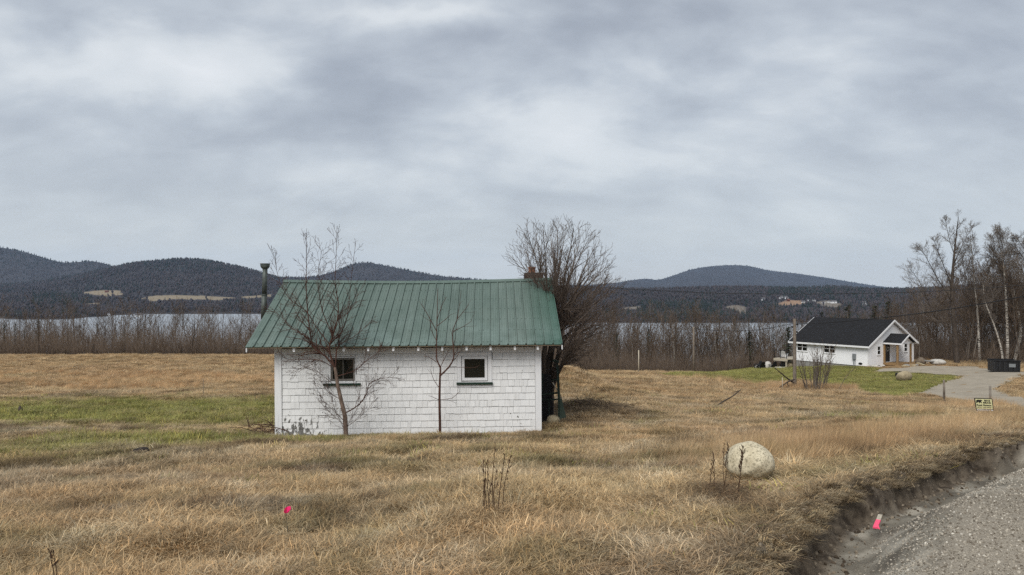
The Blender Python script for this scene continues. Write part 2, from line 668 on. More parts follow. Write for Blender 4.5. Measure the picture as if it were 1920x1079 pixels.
def mat_gravel(name, lo, hi, fine=60, wet=True, dist=0.02):
    m, nt, b, (N, L, M, MIX, RAMP, NOISE, MAP) = new_mat(name)
    geo = N('ShaderNodeNewGeometry')
    pos = geo.outputs['Position']
    n1 = NOISE(pos, fine, 3, 0.7)
    n2 = NOISE(pos, 0.8, 5, 0.6, 0.6)
    n3 = NOISE(pos, 9.0, 4, 0.6)
    c = RAMP(n1, [(0.3, lo), (0.7, hi)])
    c = MIX(RAMP(n2, [(0.4, 0.0), (0.7, 0.5)]), c, tuple(v * 0.62 for v in lo))
    if wet:
        at_ = N('ShaderNodeAttribute', attribute_name='zone')
        sep = N('ShaderNodeSeparateColor')
        L(at_.outputs['Color'], sep.inputs[0])
        silt = RAMP(NOISE(pos, 1.6, 4, 0.5, 1.2), [(0.38, srgb(96, 90, 80)), (0.5, srgb(128, 122, 110)), (0.62, srgb(172, 165, 151))])
        c = MIX(sep.outputs[0], c, silt)
        soil = RAMP(n3, [(0.35, srgb(60, 52, 44)), (0.7, srgb(114, 103, 89))])
        c = MIX(sep.outputs[1], c, soil)
    L(c, b.inputs['Base Color'])
    b.inputs['Roughness'].default_value = 0.95
    b.inputs['Specular IOR Level'].default_value = 0.2
    bp = N('ShaderNodeBump')
    bp.inputs['Strength'].default_value = 0.7
    bp.inputs['Distance'].default_value = dist
    L(n1, bp.inputs['Height'])
    L(bp.outputs[0], b.inputs['Normal'])
    return m


def mat_blade(name):
    """grass: colour comes per tuft (tint) and per blade (shade)"""
    m, nt, b, (N, L, M, MIX, RAMP, NOISE, MAP) = new_mat(name)
    t = N('ShaderNodeAttribute', attribute_name='tint', attribute_type='INSTANCER')
    s = N('ShaderNodeAttribute', attribute_name='shade')
    c = MIX(1.0, t.outputs['Color'], s.outputs['Color'], 'MULTIPLY')
    L(c, b.inputs['Base Color'])
    b.inputs['Roughness'].default_value = 0.75
    b.inputs['Specular IOR Level'].default_value = 0.25
    tr = N('ShaderNodeBsdfTranslucent')
    L(c, tr.inputs['Color'])
    mx = N('ShaderNodeMixShader')
    mx.inputs[0].default_value = 0.22
    L(b.outputs[0], mx.inputs[1])
    L(tr.outputs[0], mx.inputs[2])
    out = [n for n in nt.nodes if n.type == 'OUTPUT_MATERIAL'][0]
    L(mx.outputs[0], out.inputs['Surface'])
    return m


def mat_tinted(name, rough=0.9, attr='tint', inst=False, nscale=0.0):
    m, nt, b, (N, L, M, MIX, RAMP, NOISE, MAP) = new_mat(name)
    t = N('ShaderNodeAttribute', attribute_name=attr)
    if inst:
        t.attribute_type = 'INSTANCER'
    c = t.outputs['Color']
    if nscale:
        tc = N('ShaderNodeTexCoord')
        n = NOISE(tc.outputs['Object'], nscale, 5, 0.65)
        c = MIX(1.0, c, RAMP(n, [(0.3, 0.65), (0.7, 1.0)]), 'MULTIPLY')
    L(c, b.inputs['Base Color'])
    b.inputs['Roughness'].default_value = rough
    b.inputs['Specular IOR Level'].default_value = 0.15
    return m


def mat_bark(name, lo, hi, band=None, scale=14):
    m, nt, b, (N, L, M, MIX, RAMP, NOISE, MAP) = new_mat(name)
    tc = N('ShaderNodeTexCoord')
    p = tc.outputs['Object']
    n = NOISE(MAP(p, sc=(1, 1, 0.35)), scale, 6, 0.65)
    c = RAMP(n, [(0.3, lo), (0.7, hi)])
    if band:                                # dark lenticels and scars across white birch bark
        nb = NOISE(MAP(p, sc=(0.9, 0.9, 5.0)), band, 4, 0.6, 0.6)
        c = MIX(RAMP(nb, [(0.50, 0.0), (0.56, 1.0)]), c, srgb(58, 52, 46))
    L(c, b.inputs['Base Color'])
    b.inputs['Roughness'].default_value = 0.9
    b.inputs['Specular IOR Level'].default_value = 0.2
    bp = N('ShaderNodeBump')
    bp.inputs['Strength'].default_value = 0.4
    bp.inputs['Distance'].default_value = 0.02
    L(n, bp.inputs['Height'])
    L(bp.outputs[0], b.inputs['Normal'])
    return m


def mat_white_paint(name, flake=1.0, col=(0.80, 0.80, 0.79)):
    """old white paint: grime, vertical scratches and flaked patches down to grey wood"""
    m, nt, b, (N, L, M, MIX, RAMP, NOISE, MAP) = new_mat(name)
    geo = N('ShaderNodeNewGeometry')
    pos = geo.outputs['Position']
    sep = N('ShaderNodeSeparateXYZ')
    L(pos, sep.inputs[0])
    oi = N('ShaderNodeObjectInfo')
    n1 = NOISE(pos, 1.3, 5, 0.6)
    base = RAMP(n1, [(0.3, tuple(c * 0.93 for c in col)), (0.7, col)])
    base = MIX(M('MULTIPLY', oi.outputs['Random'], 0.20), base, tuple(c * 0.72 for c in col))
    grain = NOISE(MAP(pos, sc=(60, 60, 2.5)), 1.0, 3, 0.6)
    base = MIX(RAMP(grain, [(0.55, 0.0), (0.72, 0.42)]), base, srgb(150, 148, 142))
    # wear: strongest near the ground, at the left corner and low on the right
    low = M('SUBTRACT', 1.0, M('DIVIDE', M('ADD', sep.outputs[2], 1.85), 0.75), clamp=True)
    left = M('SUBTRACT', 1.0, M('DIVIDE', M('ABSOLUTE', M('ADD', sep.outputs[0], 4.95)), 0.9), clamp=True)
    right = M('SUBTRACT', 1.0, M('DIVIDE', M('ABSOLUTE', M('SUBTRACT', sep.outputs[0], 0.15)), 1.0), clamp=True)
    w = M('ADD', M('MULTIPLY', M('MULTIPLY', low, left), 0.34), M('MULTIPLY', low, 0.06))
    w = M('ADD', w, M('MULTIPLY', right, 0.045))
    nf = NOISE(MAP(pos, sc=(1.9, 1.9, 1.0)), 6.5, 5, 0.6, 0.2)
    thr = M('SUBTRACT', 0.735, M('MULTIPLY', w, flake))
    fl = M('GREATER_THAN', nf, thr)
    nf2 = NOISE(MAP(pos, sc=(26, 26, 3.0)), 1.0, 3, 0.5)
    scr = M('GREATER_THAN', nf2, M('SUBTRACT', 0.755, M('MULTIPLY', w, 0.35)))
    fl = M('MAXIMUM', fl, M('MULTIPLY', scr, 0.8))
    wood = RAMP(grain, [(0.3, srgb(82, 82, 80)), (0.7, srgb(132, 130, 125))])
    c = MIX(fl, base, wood)
    L(c, b.inputs['Base Color'])
    b.inputs['Roughness'].default_value = 0.75
    b.inputs['Specular IOR Level'].default_value = 0.3
    bp = N('ShaderNodeBump')
    bp.inputs['Strength'].default_value = 0.25
    bp.inputs['Distance'].default_value = 0.004
    L(grain, bp.inputs['Height'])
    L(bp.outputs[0], b.inputs['Normal'])
    return m


def mat_roof():
    m, nt, b, (N, L, M, MIX, RAMP, NOISE, MAP) = new_mat('weathered_green_metal')
    geo = N('ShaderNodeNewGeometry')
    pos = geo.outputs['Position']
    sep = N('ShaderNodeSeparateXYZ')
    L(pos, sep.inputs[0])
    oi = N('ShaderNodeObjectInfo')
    n1 = NOISE(MAP(pos, sc=(1.0, 0.5, 0.5)), 1.1, 5, 0.55)
    n2 = NOISE(MAP(pos, sc=(14, 0.8, 0.8)), 1.0, 4, 0.6)
    c = RAMP(n1, [(0.3, srgb(74, 89, 81)), (0.5, srgb(85, 100, 92)), (0.7, srgb(97, 110, 102))])
    c = MIX(RAMP(n2, [(0.4, 0.0), (0.75, 0.35)]), c, srgb(116, 132, 123))
    c = MIX(M('MULTIPLY', oi.outputs['Random'], 0.22), c, srgb(76, 98, 87))
    # less faded sheet at the right end
    c = MIX(M('MULTIPLY', M('DIVIDE', M('SUBTRACT', sep.outputs[0], 0.35), 0.7, clamp=True), 0.7), c, srgb(54, 88, 76))
    n3 = NOISE(MAP(pos, sc=(6, 1.2, 1.2)), 1.6, 6, 0.7)
    c = MIX(RAMP(n3, [(0.56, 0.0), (0.75, 0.5)]), c, srgb(64, 80, 72))
    # chalked, bleached areas low on the slope
    n4 = NOISE(MAP(pos, sc=(.8, .8, 1.6)), 1.4, 5, 0.6)
    lowz = M('SUBTRACT', 1.0, M('DIVIDE', M('SUBTRACT', sep.outputs[2], 0.25), 0.8), clamp=True)
    c = MIX(M('MULTIPLY', RAMP(n4, [(0.45, 0.0), (0.65, 0.45)]), lowz), c, srgb(128, 146, 140))
    L(c, b.inputs['Base Color'])
    b.inputs['Roughness'].default_value = 0.48
    b.inputs['Specular IOR Level'].default_value = 0.45
    return m


M_GROUND = mat_ground()
M_ROAD = mat_gravel('road_gravel', srgb(122, 114, 101), srgb(174, 164, 148), 70)
M_DRIVE = mat_gravel('driveway_gravel', srgb(142, 132, 116), srgb(174, 164, 147), 14, wet=False)
M_DRY = mat_blade('dry_grass_blades')
M_GREEN = mat_blade('green_grass_blades')
M_STONEG = mat_tinted('gravel_stones', 0.9, inst=True)
M_PAINT = mat_white_paint('old_white_paint')
M_TRIMW = mat_white_paint('old_white_trim_paint', 0.6, (0.80, 0.80, 0.80))
M_ROOF = mat_roof()
M_BACK = simple('grey_sheathing_wood', srgb(112, 108, 102), 0.9, 0.3, 20)
M_UNDER = simple('roof_boards', srgb(120, 104, 84), 0.9, 0.25, 12)
M_GREENP = simple('dark_green_paint', srgb(22, 46, 34), 0.6, 0.3, 18)
M_OLDGREEN = simple('weathered_green_paint', srgb(30, 44, 34), 0.8, 0.4, 22)
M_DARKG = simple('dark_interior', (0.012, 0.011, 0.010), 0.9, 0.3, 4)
M_STEEL = simple('dull_grey_stovepipe', srgb(78, 84, 80), 0.55, 0.3, 9, metal=0.3)
M_BRICK = simple('sooty_brick', srgb(78, 62, 54), 0.95, 0.45, 25, bump=0.4)
M_POT = simple('terracotta', srgb(150, 92, 62), 0.9, 0.3, 20)
M_MORTAR = simple('mortar', srgb(104, 98, 92), 0.95, 0.2, 30)
M_BIRCHY = mat_bark('young_birch_bark', srgb(70, 56, 49), srgb(132, 114, 101), None, 16)
M_TWIGR = mat_bark('reddish_twigs', srgb(58, 40, 34), srgb(92, 66, 56), None, 10)
M_WILLOW = mat_bark('willow_bark', srgb(52, 44, 38), srgb(92, 82, 72), None, 9)
M_WTWIG = mat_bark('willow_twigs', srgb(76, 66, 59), srgb(116, 103, 93), None, 9)
M_BARKG = mat_bark('grey_bark', srgb(70, 63, 57), srgb(122, 113, 104), None, 6)
M_BARKD = mat_bark('dark_bark', srgb(52, 45, 40), srgb(88, 79, 71), None, 6)
M_BARKP = mat_bark('pale_bark', srgb(108, 100, 90), srgb(158, 150, 140), None, 5)
M_TWIGB = mat_bark('brown_twigs', srgb(74, 62, 52), srgb(116, 101, 87), None, 3)
M_GTWIG = mat_bark('grey_twigs', srgb(92, 84, 77), srgb(132, 122, 113), None, 3)
M_BIRCHW = mat_bark('white_birch_bark', srgb(168, 160, 148), srgb(212, 206, 196), 3.2, 5)
M_NEEDLE = simple('conifer_needles', srgb(50, 60, 40), 0.9, 0.45, 2.5, spec=0.15)
M_POLE = mat_bark('weathered_pole_wood', srgb(88, 78, 68), srgb(142, 132, 120), None, 8)
M_WIRE = simple('black_cable', (0.012, 0.012, 0.013), 0.6)
M_STALK = simple('dead_weed_stalks', srgb(74, 54, 38), 0.9, 0.3, 30)
M_WHITE = simple('clean_white_siding', (0.85, 0.85, 0.86), 0.55, 0.03, 3)
M_WTRIM = simple('white_trim', (0.80, 0.80, 0.80), 0.5, 0.02, 3)
M_CONC = simple('concrete', srgb(140, 138, 134), 0.9, 0.12, 8)
M_LUMBER = simple('fresh_lumber', srgb(140, 113, 78), 0.75, 0.22, 9)
M_BLACK = simple('black_paint', (0.010, 0.010, 0.011), 0.5, 0.4, 6)
M_CHARC = simple('charcoal_panel', (0.02, 0.02, 0.021), 0.6, 0.3, 6)
M_GREYBOX = simple('grey_metal_box', srgb(122, 126, 128), 0.5, 0.08, 5)
M_PINK = simple('pink_flagging', srgb(232, 40, 110), 0.6, 0.06, 8)
M_PINKPAINT = simple('fluorescent_pink_paint', srgb(244, 84, 118), 0.6, 0.12, 30)
M_LATH = simple('weathered_lath', srgb(178, 168, 150), 0.85, 0.2, 40)
M_SOIL = simple('dark_soil', srgb(42, 34, 28), 1.0, 0.35, 30, bump=0.6)


def mat_shingle_roof():
    m, nt, b, (N, L, M, MIX, RAMP, NOISE, MAP) = new_mat('asphalt_shingles')
    tc = N('ShaderNodeTexCoord')
    n = NOISE(tc.outputs['Object'], 4.0, 5, 0.75)
    L(RAMP(n, [(0.3, (0.009, 0.009, 0.010)), (0.7, (0.028, 0.028, 0.030))]), b.inputs['Base Color'])
    b.inputs['Roughness'].default_value = 0.95
    b.inputs['Specular IOR Level'].default_value = 0.15
    return m


def mat_glass():
    m, nt, b, (N, L, M, MIX, RAMP, NOISE, MAP) = new_mat('window_glass')
    b.inputs['Base Color'].default_value = (0.014, 0.015, 0.012, 1)
    b.inputs['Roughness'].default_value = 0.08
    b.inputs['Specular IOR Level'].default_value = 0.5
    tc = N('ShaderNodeTexCoord')
    n = NOISE(tc.outputs['Object'], 3.0, 3, 0.5)
    bp = N('ShaderNodeBump')
    bp.inputs['Strength'].default_value = 0.05
    L(n, bp.inputs['Height'])
    L(bp.outputs[0], b.inputs['Normal'])
    return m


def mat_boulder(name, lo, hi, lichen=True):
    m, nt, b, (N, L, M, MIX, RAMP, NOISE, MAP) = new_mat(name)
    tc = N('ShaderNodeTexCoord')
    p = tc.outputs['Object']
    n1 = NOISE(p, 4.0, 6, 0.65)
    n2 = NOISE(p, 45.0, 3, 0.7)
    c = RAMP(n1, [(0.3, lo), (0.7, hi)])
    c = MIX(RAMP(n2, [(0.5, 0.0), (0.62, 0.75)]), c, tuple(v * 0.42 for v in lo))
    if lichen:
        n3 = NOISE(p, 9.0, 6, 0.7)
        c = MIX(RAMP(n3, [(0.6, 0.0), (0.78, 0.3)]), c, srgb(140, 132, 98))
    L(c, b.inputs['Base Color'])
    b.inputs['Roughness'].default_value = 0.9
    b.inputs['Specular IOR Level'].default_value = 0.25
    bp = N('ShaderNodeBump')
    bp.inputs['Strength'].default_value = 0.6
    bp.inputs['Distance'].default_value = 0.012
    L(M('ADD', n2, n1), bp.inputs['Height'])
    L(bp.outputs[0], b.inputs['Normal'])
    return m


def mat_water():
    m, nt, b, (N, L, M, MIX, RAMP, NOISE, MAP) = new_mat('lake_water')
    b.inputs['Base Color'].default_value = (0.36, 0.40, 0.44, 1)  # pale base colour stands in for sky reflected off the ripples
    b.inputs['Roughness'].default_value = 0.25
    b.inputs['IOR'].default_value = 1.33
    geo = N('ShaderNodeNewGeometry')
    n = NOISE(MAP(geo.outputs['Position'], sc=(0.05, 0.35, 1)), 1.0, 4, 0.6)
    bp = N('ShaderNodeBump')
    bp.inputs['Strength'].default_value = 0.9
    bp.inputs['Distance'].default_value = 0.5
    L(n, bp.inputs['Height'])
    L(bp.outputs[0], b.inputs['Normal'])
    return m


M_SHING = mat_shingle_roof()
M_GLASS = mat_glass()
M_BOULD = mat_boulder('pale_granite', srgb(176, 164, 136), srgb(224, 213, 186))
M_BOULD2 = mat_boulder('tan_granite', srgb(138, 124, 100), srgb(186, 172, 142))
M_BOULD3 = mat_boulder('white_granite', srgb(168, 164, 156), srgb(214, 210, 202), False)
M_WATER = mat_water()
M_HILL = mat_tinted('hillside_ground', 1.0)
M_FAR = mat_tinted('far_trees', 1.0)

# ================================================================== ground, road, lake


def build_ground():
    Yr = np.concatenate([np.arange(-30, 2, 2.0), np.geomspace(2.2, 140, 330), np.geomspace(145, 1500, 40)])
    U = np.linspace(-1.25, 1.25, 300)
    U = np.sign(U) * (np.abs(U) ** 1.15)
    YY, UU = np.meshgrid(Yr, U, indexing='ij')
    XX = UU * (np.maximum(YY, 0) * 0.95 + 9)
    ZZ = ground_z(XX, YY)
    nr, nc = YY.shape
    V = np.stack([XX, YY, ZZ], -1).reshape(-1, 3)
    idx = np.arange(nr * nc).reshape(nr, nc)
    Fq = np.stack([idx[:-1, :-1], idx[:-1, 1:], idx[1:, 1:], idx[1:, :-1]], -1).reshape(-1, 4)
    me = np_mesh('ground', V, Fq, True, [M_GROUND])
    g, d, o = zones(V[:, 0], V[:, 1])
    wood = sstep(96, 108, V[:, 1])
    wood = np.maximum(wood, sstep(82, 90, V[:, 1]) * (V[:, 0] > 55))
    set_attr(me, 'zone', np.stack([g, d, wood], -1))
    tag(link('ground', me), kind='structure')


def road_profile(d, al, x, y):
    wob = (fbm(al, al * 0 + 3.0, 0.9, 71, 3) - 0.5) * 0.30
    dd = d + wob * np.clip((d - 0.25) / 0.3, 0, 1)
    z = np.where(d < 0, 0.02 * sstep(0, -1.5, d), 0)
    ditch = -0.30 * sstep(-0.12, 0.42, d) - 0.03 * fbm(x, y, 0.5, 77, 2)
    top = base_z(x, y) + 0.02
    up = sstep(0.58, 0.70, dd + (fbm(x, y, 0.25, 81, 3) - 0.5) * 0.22)
    z = np.where(d < 0, z + ditch * (d > -0.12), ditch)
    z = z * (1 - up) + top * up
    z = z + (fbm(x, y, 0.16, 91, 3) - 0.5) * 0.09 * np.clip((d - 0.1) * 4, 0, 1) + (fbm(x, y, 0.3, 95, 2) - 0.5) * 0.03
    return z


def build_road():
    # a ribbon following the gravel edge
    seg = np.diff(ROAD, axis=0)
    ln = np.hypot(seg[:, 0], seg[:, 1])
    cum = np.concatenate([[0], np.cumsum(ln)])
    s_all = np.concatenate([np.arange(0, cum[4] + .6, 0.4), np.arange(cum[4] + .64, cum[4] + 15, 0.045), np.arange(cum[4] + 15.2, cum[-1], 0.4)])
    cx = np.interp(s_all, cum, ROAD[:, 0])
    cy = np.interp(s_all, cum, ROAD[:, 1])
    # smooth
    ker = np.hanning(41)
    ker /= ker.sum()
    tx, ty = np.gradient(cx, s_all), np.gradient(cy, s_all)
    tx = np.convolve(np.pad(tx, 20, 'edge'), ker, 'valid')
    ty = np.convolve(np.pad(ty, 20, 'edge'), ker, 'valid')
    t = np.hypot(tx, ty)
    nx, ny = -ty / t, tx / t
    dv = np.concatenate([np.linspace(-9, -2.2, 12), np.linspace(-2, -0.2, 22), np.arange(-0.15, 1.02, 0.035)])
    X = cx[:, None] + nx[:, None] * dv[None, :]
    Y = cy[:, None] + ny[:, None] * dv[None, :]
    d, al = road_d(X, Y)
    d = dv[None, :] + 0 * X
    Z = road_profile(d, al, X, Y)
    Z = Z - 0.22 * sstep(0.84, 1.0, d)
    V = np.stack([X, Y, Z], -1).reshape(-1, 3)
    nr, nc = X.shape
    idx = np.arange(nr * nc).reshape(nr, nc)
    Fq = np.stack([idx[:-1, :-1], idx[1:, :-1], idx[1:, 1:], idx[:-1, 1:]], -1).reshape(-1, 4)
    me = np_mesh('road', V, Fq, True, [M_ROAD])
    df = d.ravel()
    silt = sstep(-0.3, 0.1, df + (fbm(V[:, 0], V[:, 1], 0.7, 13, 3) - 0.5) * 0.7) * sstep(0.62, 0.5, df)
    soil = sstep(0.50, 0.58, df)
    set_attr(me, 'zone', np.stack([silt, soil, soil * 0], -1))
    tag(link('road', me), kind='structure')


def build_lake():
    v = [(-3500, 430, -64), (3500, 430, -64), (3500, 1900, -64), (-3500, 1900, -64)]
    me = bpy.data.meshes.new('lake')
    me.from_pydata(v, [], [(0, 1, 2, 3)])
    tag(link('lake', me, M_WATER), kind='structure')


def build_driveway():
    out = []
    n = len(DRIVE)
    rr = random.Random(4)
    for i in range(n):
        a, b = DRIVE[i], DRIVE[(i + 1) % n]
        L = math.hypot(b[0] - a[0], b[1] - a[1])
        k = max(1, int(L / 0.6))
        for j in range(k):
            t = j / k
            out.append(Vector((a[0] + (b[0] - a[0]) * t + rr.uniform(-.12, .12), a[1] + (b[1] - a[1]) * t + rr.uniform(-.12, .12))))
    m = len(out)
    P = [(p.x, p.y) for p in out]
    xs = np.array([p[0] for p in P])
    ys = np.array([p[1] for p in P])
    gx, gy = np.meshgrid(np.arange(xs.min(), xs.max(), 1.2), np.arange(ys.min(), ys.max(), 1.2))
    gx, gy = gx.ravel(), gy.ravel()
    k = in_poly(gx, gy, P)
    pts = out + [Vector((float(a), float(b))) for a, b in zip(gx[k], gy[k])]
    r = delaunay_2d_cdt(pts, [(i, (i + 1) % m) for i in range(m)], [], 1, 1e-4)
    vx = np.array([p[:] for p in r[0]])
    z = ground_z(vx[:, 0], vx[:, 1]) + 0.06
    me = bpy.data.meshes.new('driveway')
    me.from_pydata([(a, b, c) for (a, b), c in zip(vx, z)], [], [list(f) for f in r[2]])
    tag(link('driveway', me, M_DRIVE), kind='structure')


build_ground()
build_road()
build_lake()
build_driveway()

# ------------------------------------------------------------------ far hills


def prof(px, pts):
    p = np.array(pts, dtype=np.float64)
    t = np.clip(px, p[0, 0], p[-1, 0])
    i = np.clip(np.searchsorted(p[:, 0], t) - 1, 0, len(p) - 2)
    h = p[i + 1, 0] - p[i, 0]
    u = (t - p[i, 0]) / h
    sl = np.diff(p[:, 1]) / np.diff(p[:, 0])
    tg = np.concatenate([[sl[0]], (sl[1:] + sl[:-1]) / 2, [sl[-1]]])
    u2, u3 = u * u, u ** 3
    return (2 * u3 - 3 * u2 + 1) * p[i, 1] + (u3 - 2 * u2 + u) * h * tg[i] + (-2 * u3 + 3 * u2) * p[i + 1, 1] + (u3 - u2) * h * tg[i + 1]


MEADOWS = [  # photo outlines of clearings on the far slopes, (points, tone)
    ([(150, 549), (185, 545), (222, 545), (232, 553), (200, 556), (170, 552)], 0),
    ([(262, 560), (290, 555), (350, 554), (420, 557), (455, 560), (410, 563), (330, 561), (285, 565)], 0),
    ([(450, 557), (510, 552), (510, 557), (465, 560)], 0),
    ([(150, 571), (185, 568), (190, 571), (160, 573)], 0),
    ([(1160, 579), (1200, 574), (1204, 578), (1170, 582)], 1),
    ([(1350, 577), (1380, 572), (1402, 577), (1398, 590), (1386, 588), (1370, 579)], 1),
    ([(1458, 570), (1475, 563), (1500, 564), (1512, 569), (1490, 573), (1462, 573)], 2),
    ([(1525, 567), (1560, 563), (1582, 573), (1570, 578), (1545, 574)], 1),
]
DARKS = [((1195, 1355, 568, 600), 0.85), ((1440, 1560, 536, 556), 0.7), ((60, 190, 552, 575), 0.55), ((1560, 1700, 538, 548), 0.5),
         ((1130, 1420, 590, 606), 0.5), ((160, 270, 532, 552), 0.4), ((270, 430, 485, 512), 0.5), ((-60, 110, 462, 505), 0.65)]


HILLS = []


def make_hill(pts, Yr, foot_py, Yf, Yb, x0, x1, seed, base_tone, meadows=True, shape=1.0, n=170):
    """one range of hills: skyline pts at depth Yr, foot at depth Yf, falling away behind to Yb"""
    px = np.linspace(x0, x1, 320)
    v = np.linspace(0, 1, n)
    Y = np.where(v < 0.72, Yf + (Yr - Yf) * v / 0.72, Yr + (Yb - Yr) * (v - 0.72) / 0.28)
    PX, YY = np.meshgrid(px, Y, indexing='xy')
    zr = 1.6 - (prof(px, pts) - 539.5) / F_PX * Yr
    zf = 1.6 - (foot_py - 539.5) / F_PX * Yf
    if foot_py > 604:
        zf = zf - 7.0 * (1 - sstep(450, 1000, px))[None, :]      # the shore lies farther off on the left
    t = np.clip((YY - Yf) / (Yr - Yf), 0, 1) ** shape
    t = t * t * (3 - 2 * t) * 0.45 + t * 0.55
    back = np.clip((YY - Yr) / (Yb - Yr), 0, 1)
    Z = zf + (zr[None, :] - zf) * t
    Z = Z - back ** 1.5 * 0.9 * np.maximum(zr[None, :] - zf, 5.0)
    X = (PX - 960) / F_PX * YY
    bump = (fbm(X, YY, 420, seed, 4) - 0.5) * 60 * t * (1 - t) * 2
    Z = Z + bump
    V = np.stack([X, YY, Z], -1).reshape(-1, 3)
    nr, nc = X.shape
    idx = np.arange(nr * nc).reshape(nr, nc)
    Fq = np.stack([idx[:-1, :-1], idx[:-1, 1:], idx[1:, 1:], idx[1:, :-1]], -1).reshape(-1, 4)
    me = np_mesh('hill', V, Fq, True, [M_HILL])
    py = 539.5 + (1.6 - Z) / YY * F_PX
    tone = np.array(base_tone)[None, :] * (0.75 + 0.5 * fbm(X.ravel(), YY.ravel(), 160, seed + 4, 4))[:, None]
    mead = np.zeros(PX.size, dtype=bool)
    if meadows:
        for P, k in MEADOWS:
            q = in_poly(PX.ravel(), py.ravel(), P) & (YY.ravel() <= Yr)
            mead |= q
            tone[q] = [srgb(134, 122, 102), srgb(116, 108, 98), srgb(146, 120, 98)][k]
    set_attr(me, 'tint', tone)
    tag(link('hill', me), kind='structure')
    HILLS.append(dict(px=px, Y=Y, Z=Z, X=X, Yr=Yr, Yf=Yf, seed=seed, ok=meadows))


BARE = (0.046, 0.043, 0.046)
make_hill([(1060, 536), (1150, 531), (1190, 525), (1213, 523), (1232, 525), (1262, 517), (1295, 506), (1330, 500), (1370, 497.5), (1402, 499),
           (1440, 507), (1500, 514), (1560, 523), (1620, 533), (1680, 541), (1760, 546), (1900, 548), (2300, 540)], 8200, 600, 4600, 9600, 1000, 2400, 3, BARE, False)
make_hill([(-500, 440), (-300, 430), (-120, 450), (0, 464), (50, 474), (90, 486), (115, 492), (140, 492), (165, 490), (190, 493), (215, 500), (300, 508), (420, 512), (500, 518),
           (560, 520), (600, 517), (640, 504), (665, 495), (685, 493), (715, 497), (760, 506), (820, 517), (900, 525), (960, 529), (1060, 536), (1200, 548), (1400, 560)],
          5200, 600, 3500, 6200, -560, 1400, 11, BARE, False)
make_hill([(-500, 500), (-200, 520), (0, 535), (100, 526), (160, 514), (200, 505), (250, 495), (300, 490), (340, 487), (380, 489), (430, 498), (480, 510),
           (520, 522), (580, 534), (660, 545), (800, 552), (1000, 556), (1100, 556), (1300, 556)], 3700, 594, 1900, 4300, -560, 1250, 23, BARE, True)
make_hill([(-500, 575), (-100, 566), (0, 557), (60, 552), (120, 554), (170, 566), (230, 574), (330, 577), (450, 574), (560, 566), (760, 556), (940, 548), (1060, 545), (1130, 543), (1200, 545), (1270, 543),
           (1350, 541), (1420, 541), (1500, 543), (1560, 541), (1640, 545), (1720, 544), (1800, 540), (1920, 534), (2400, 520)], 2500, 604.8, 1430, 2900, -560, 2450, 37, BARE, True, 0.9)

# far forest: many small crowns and conifers standing on those slopes, past counting


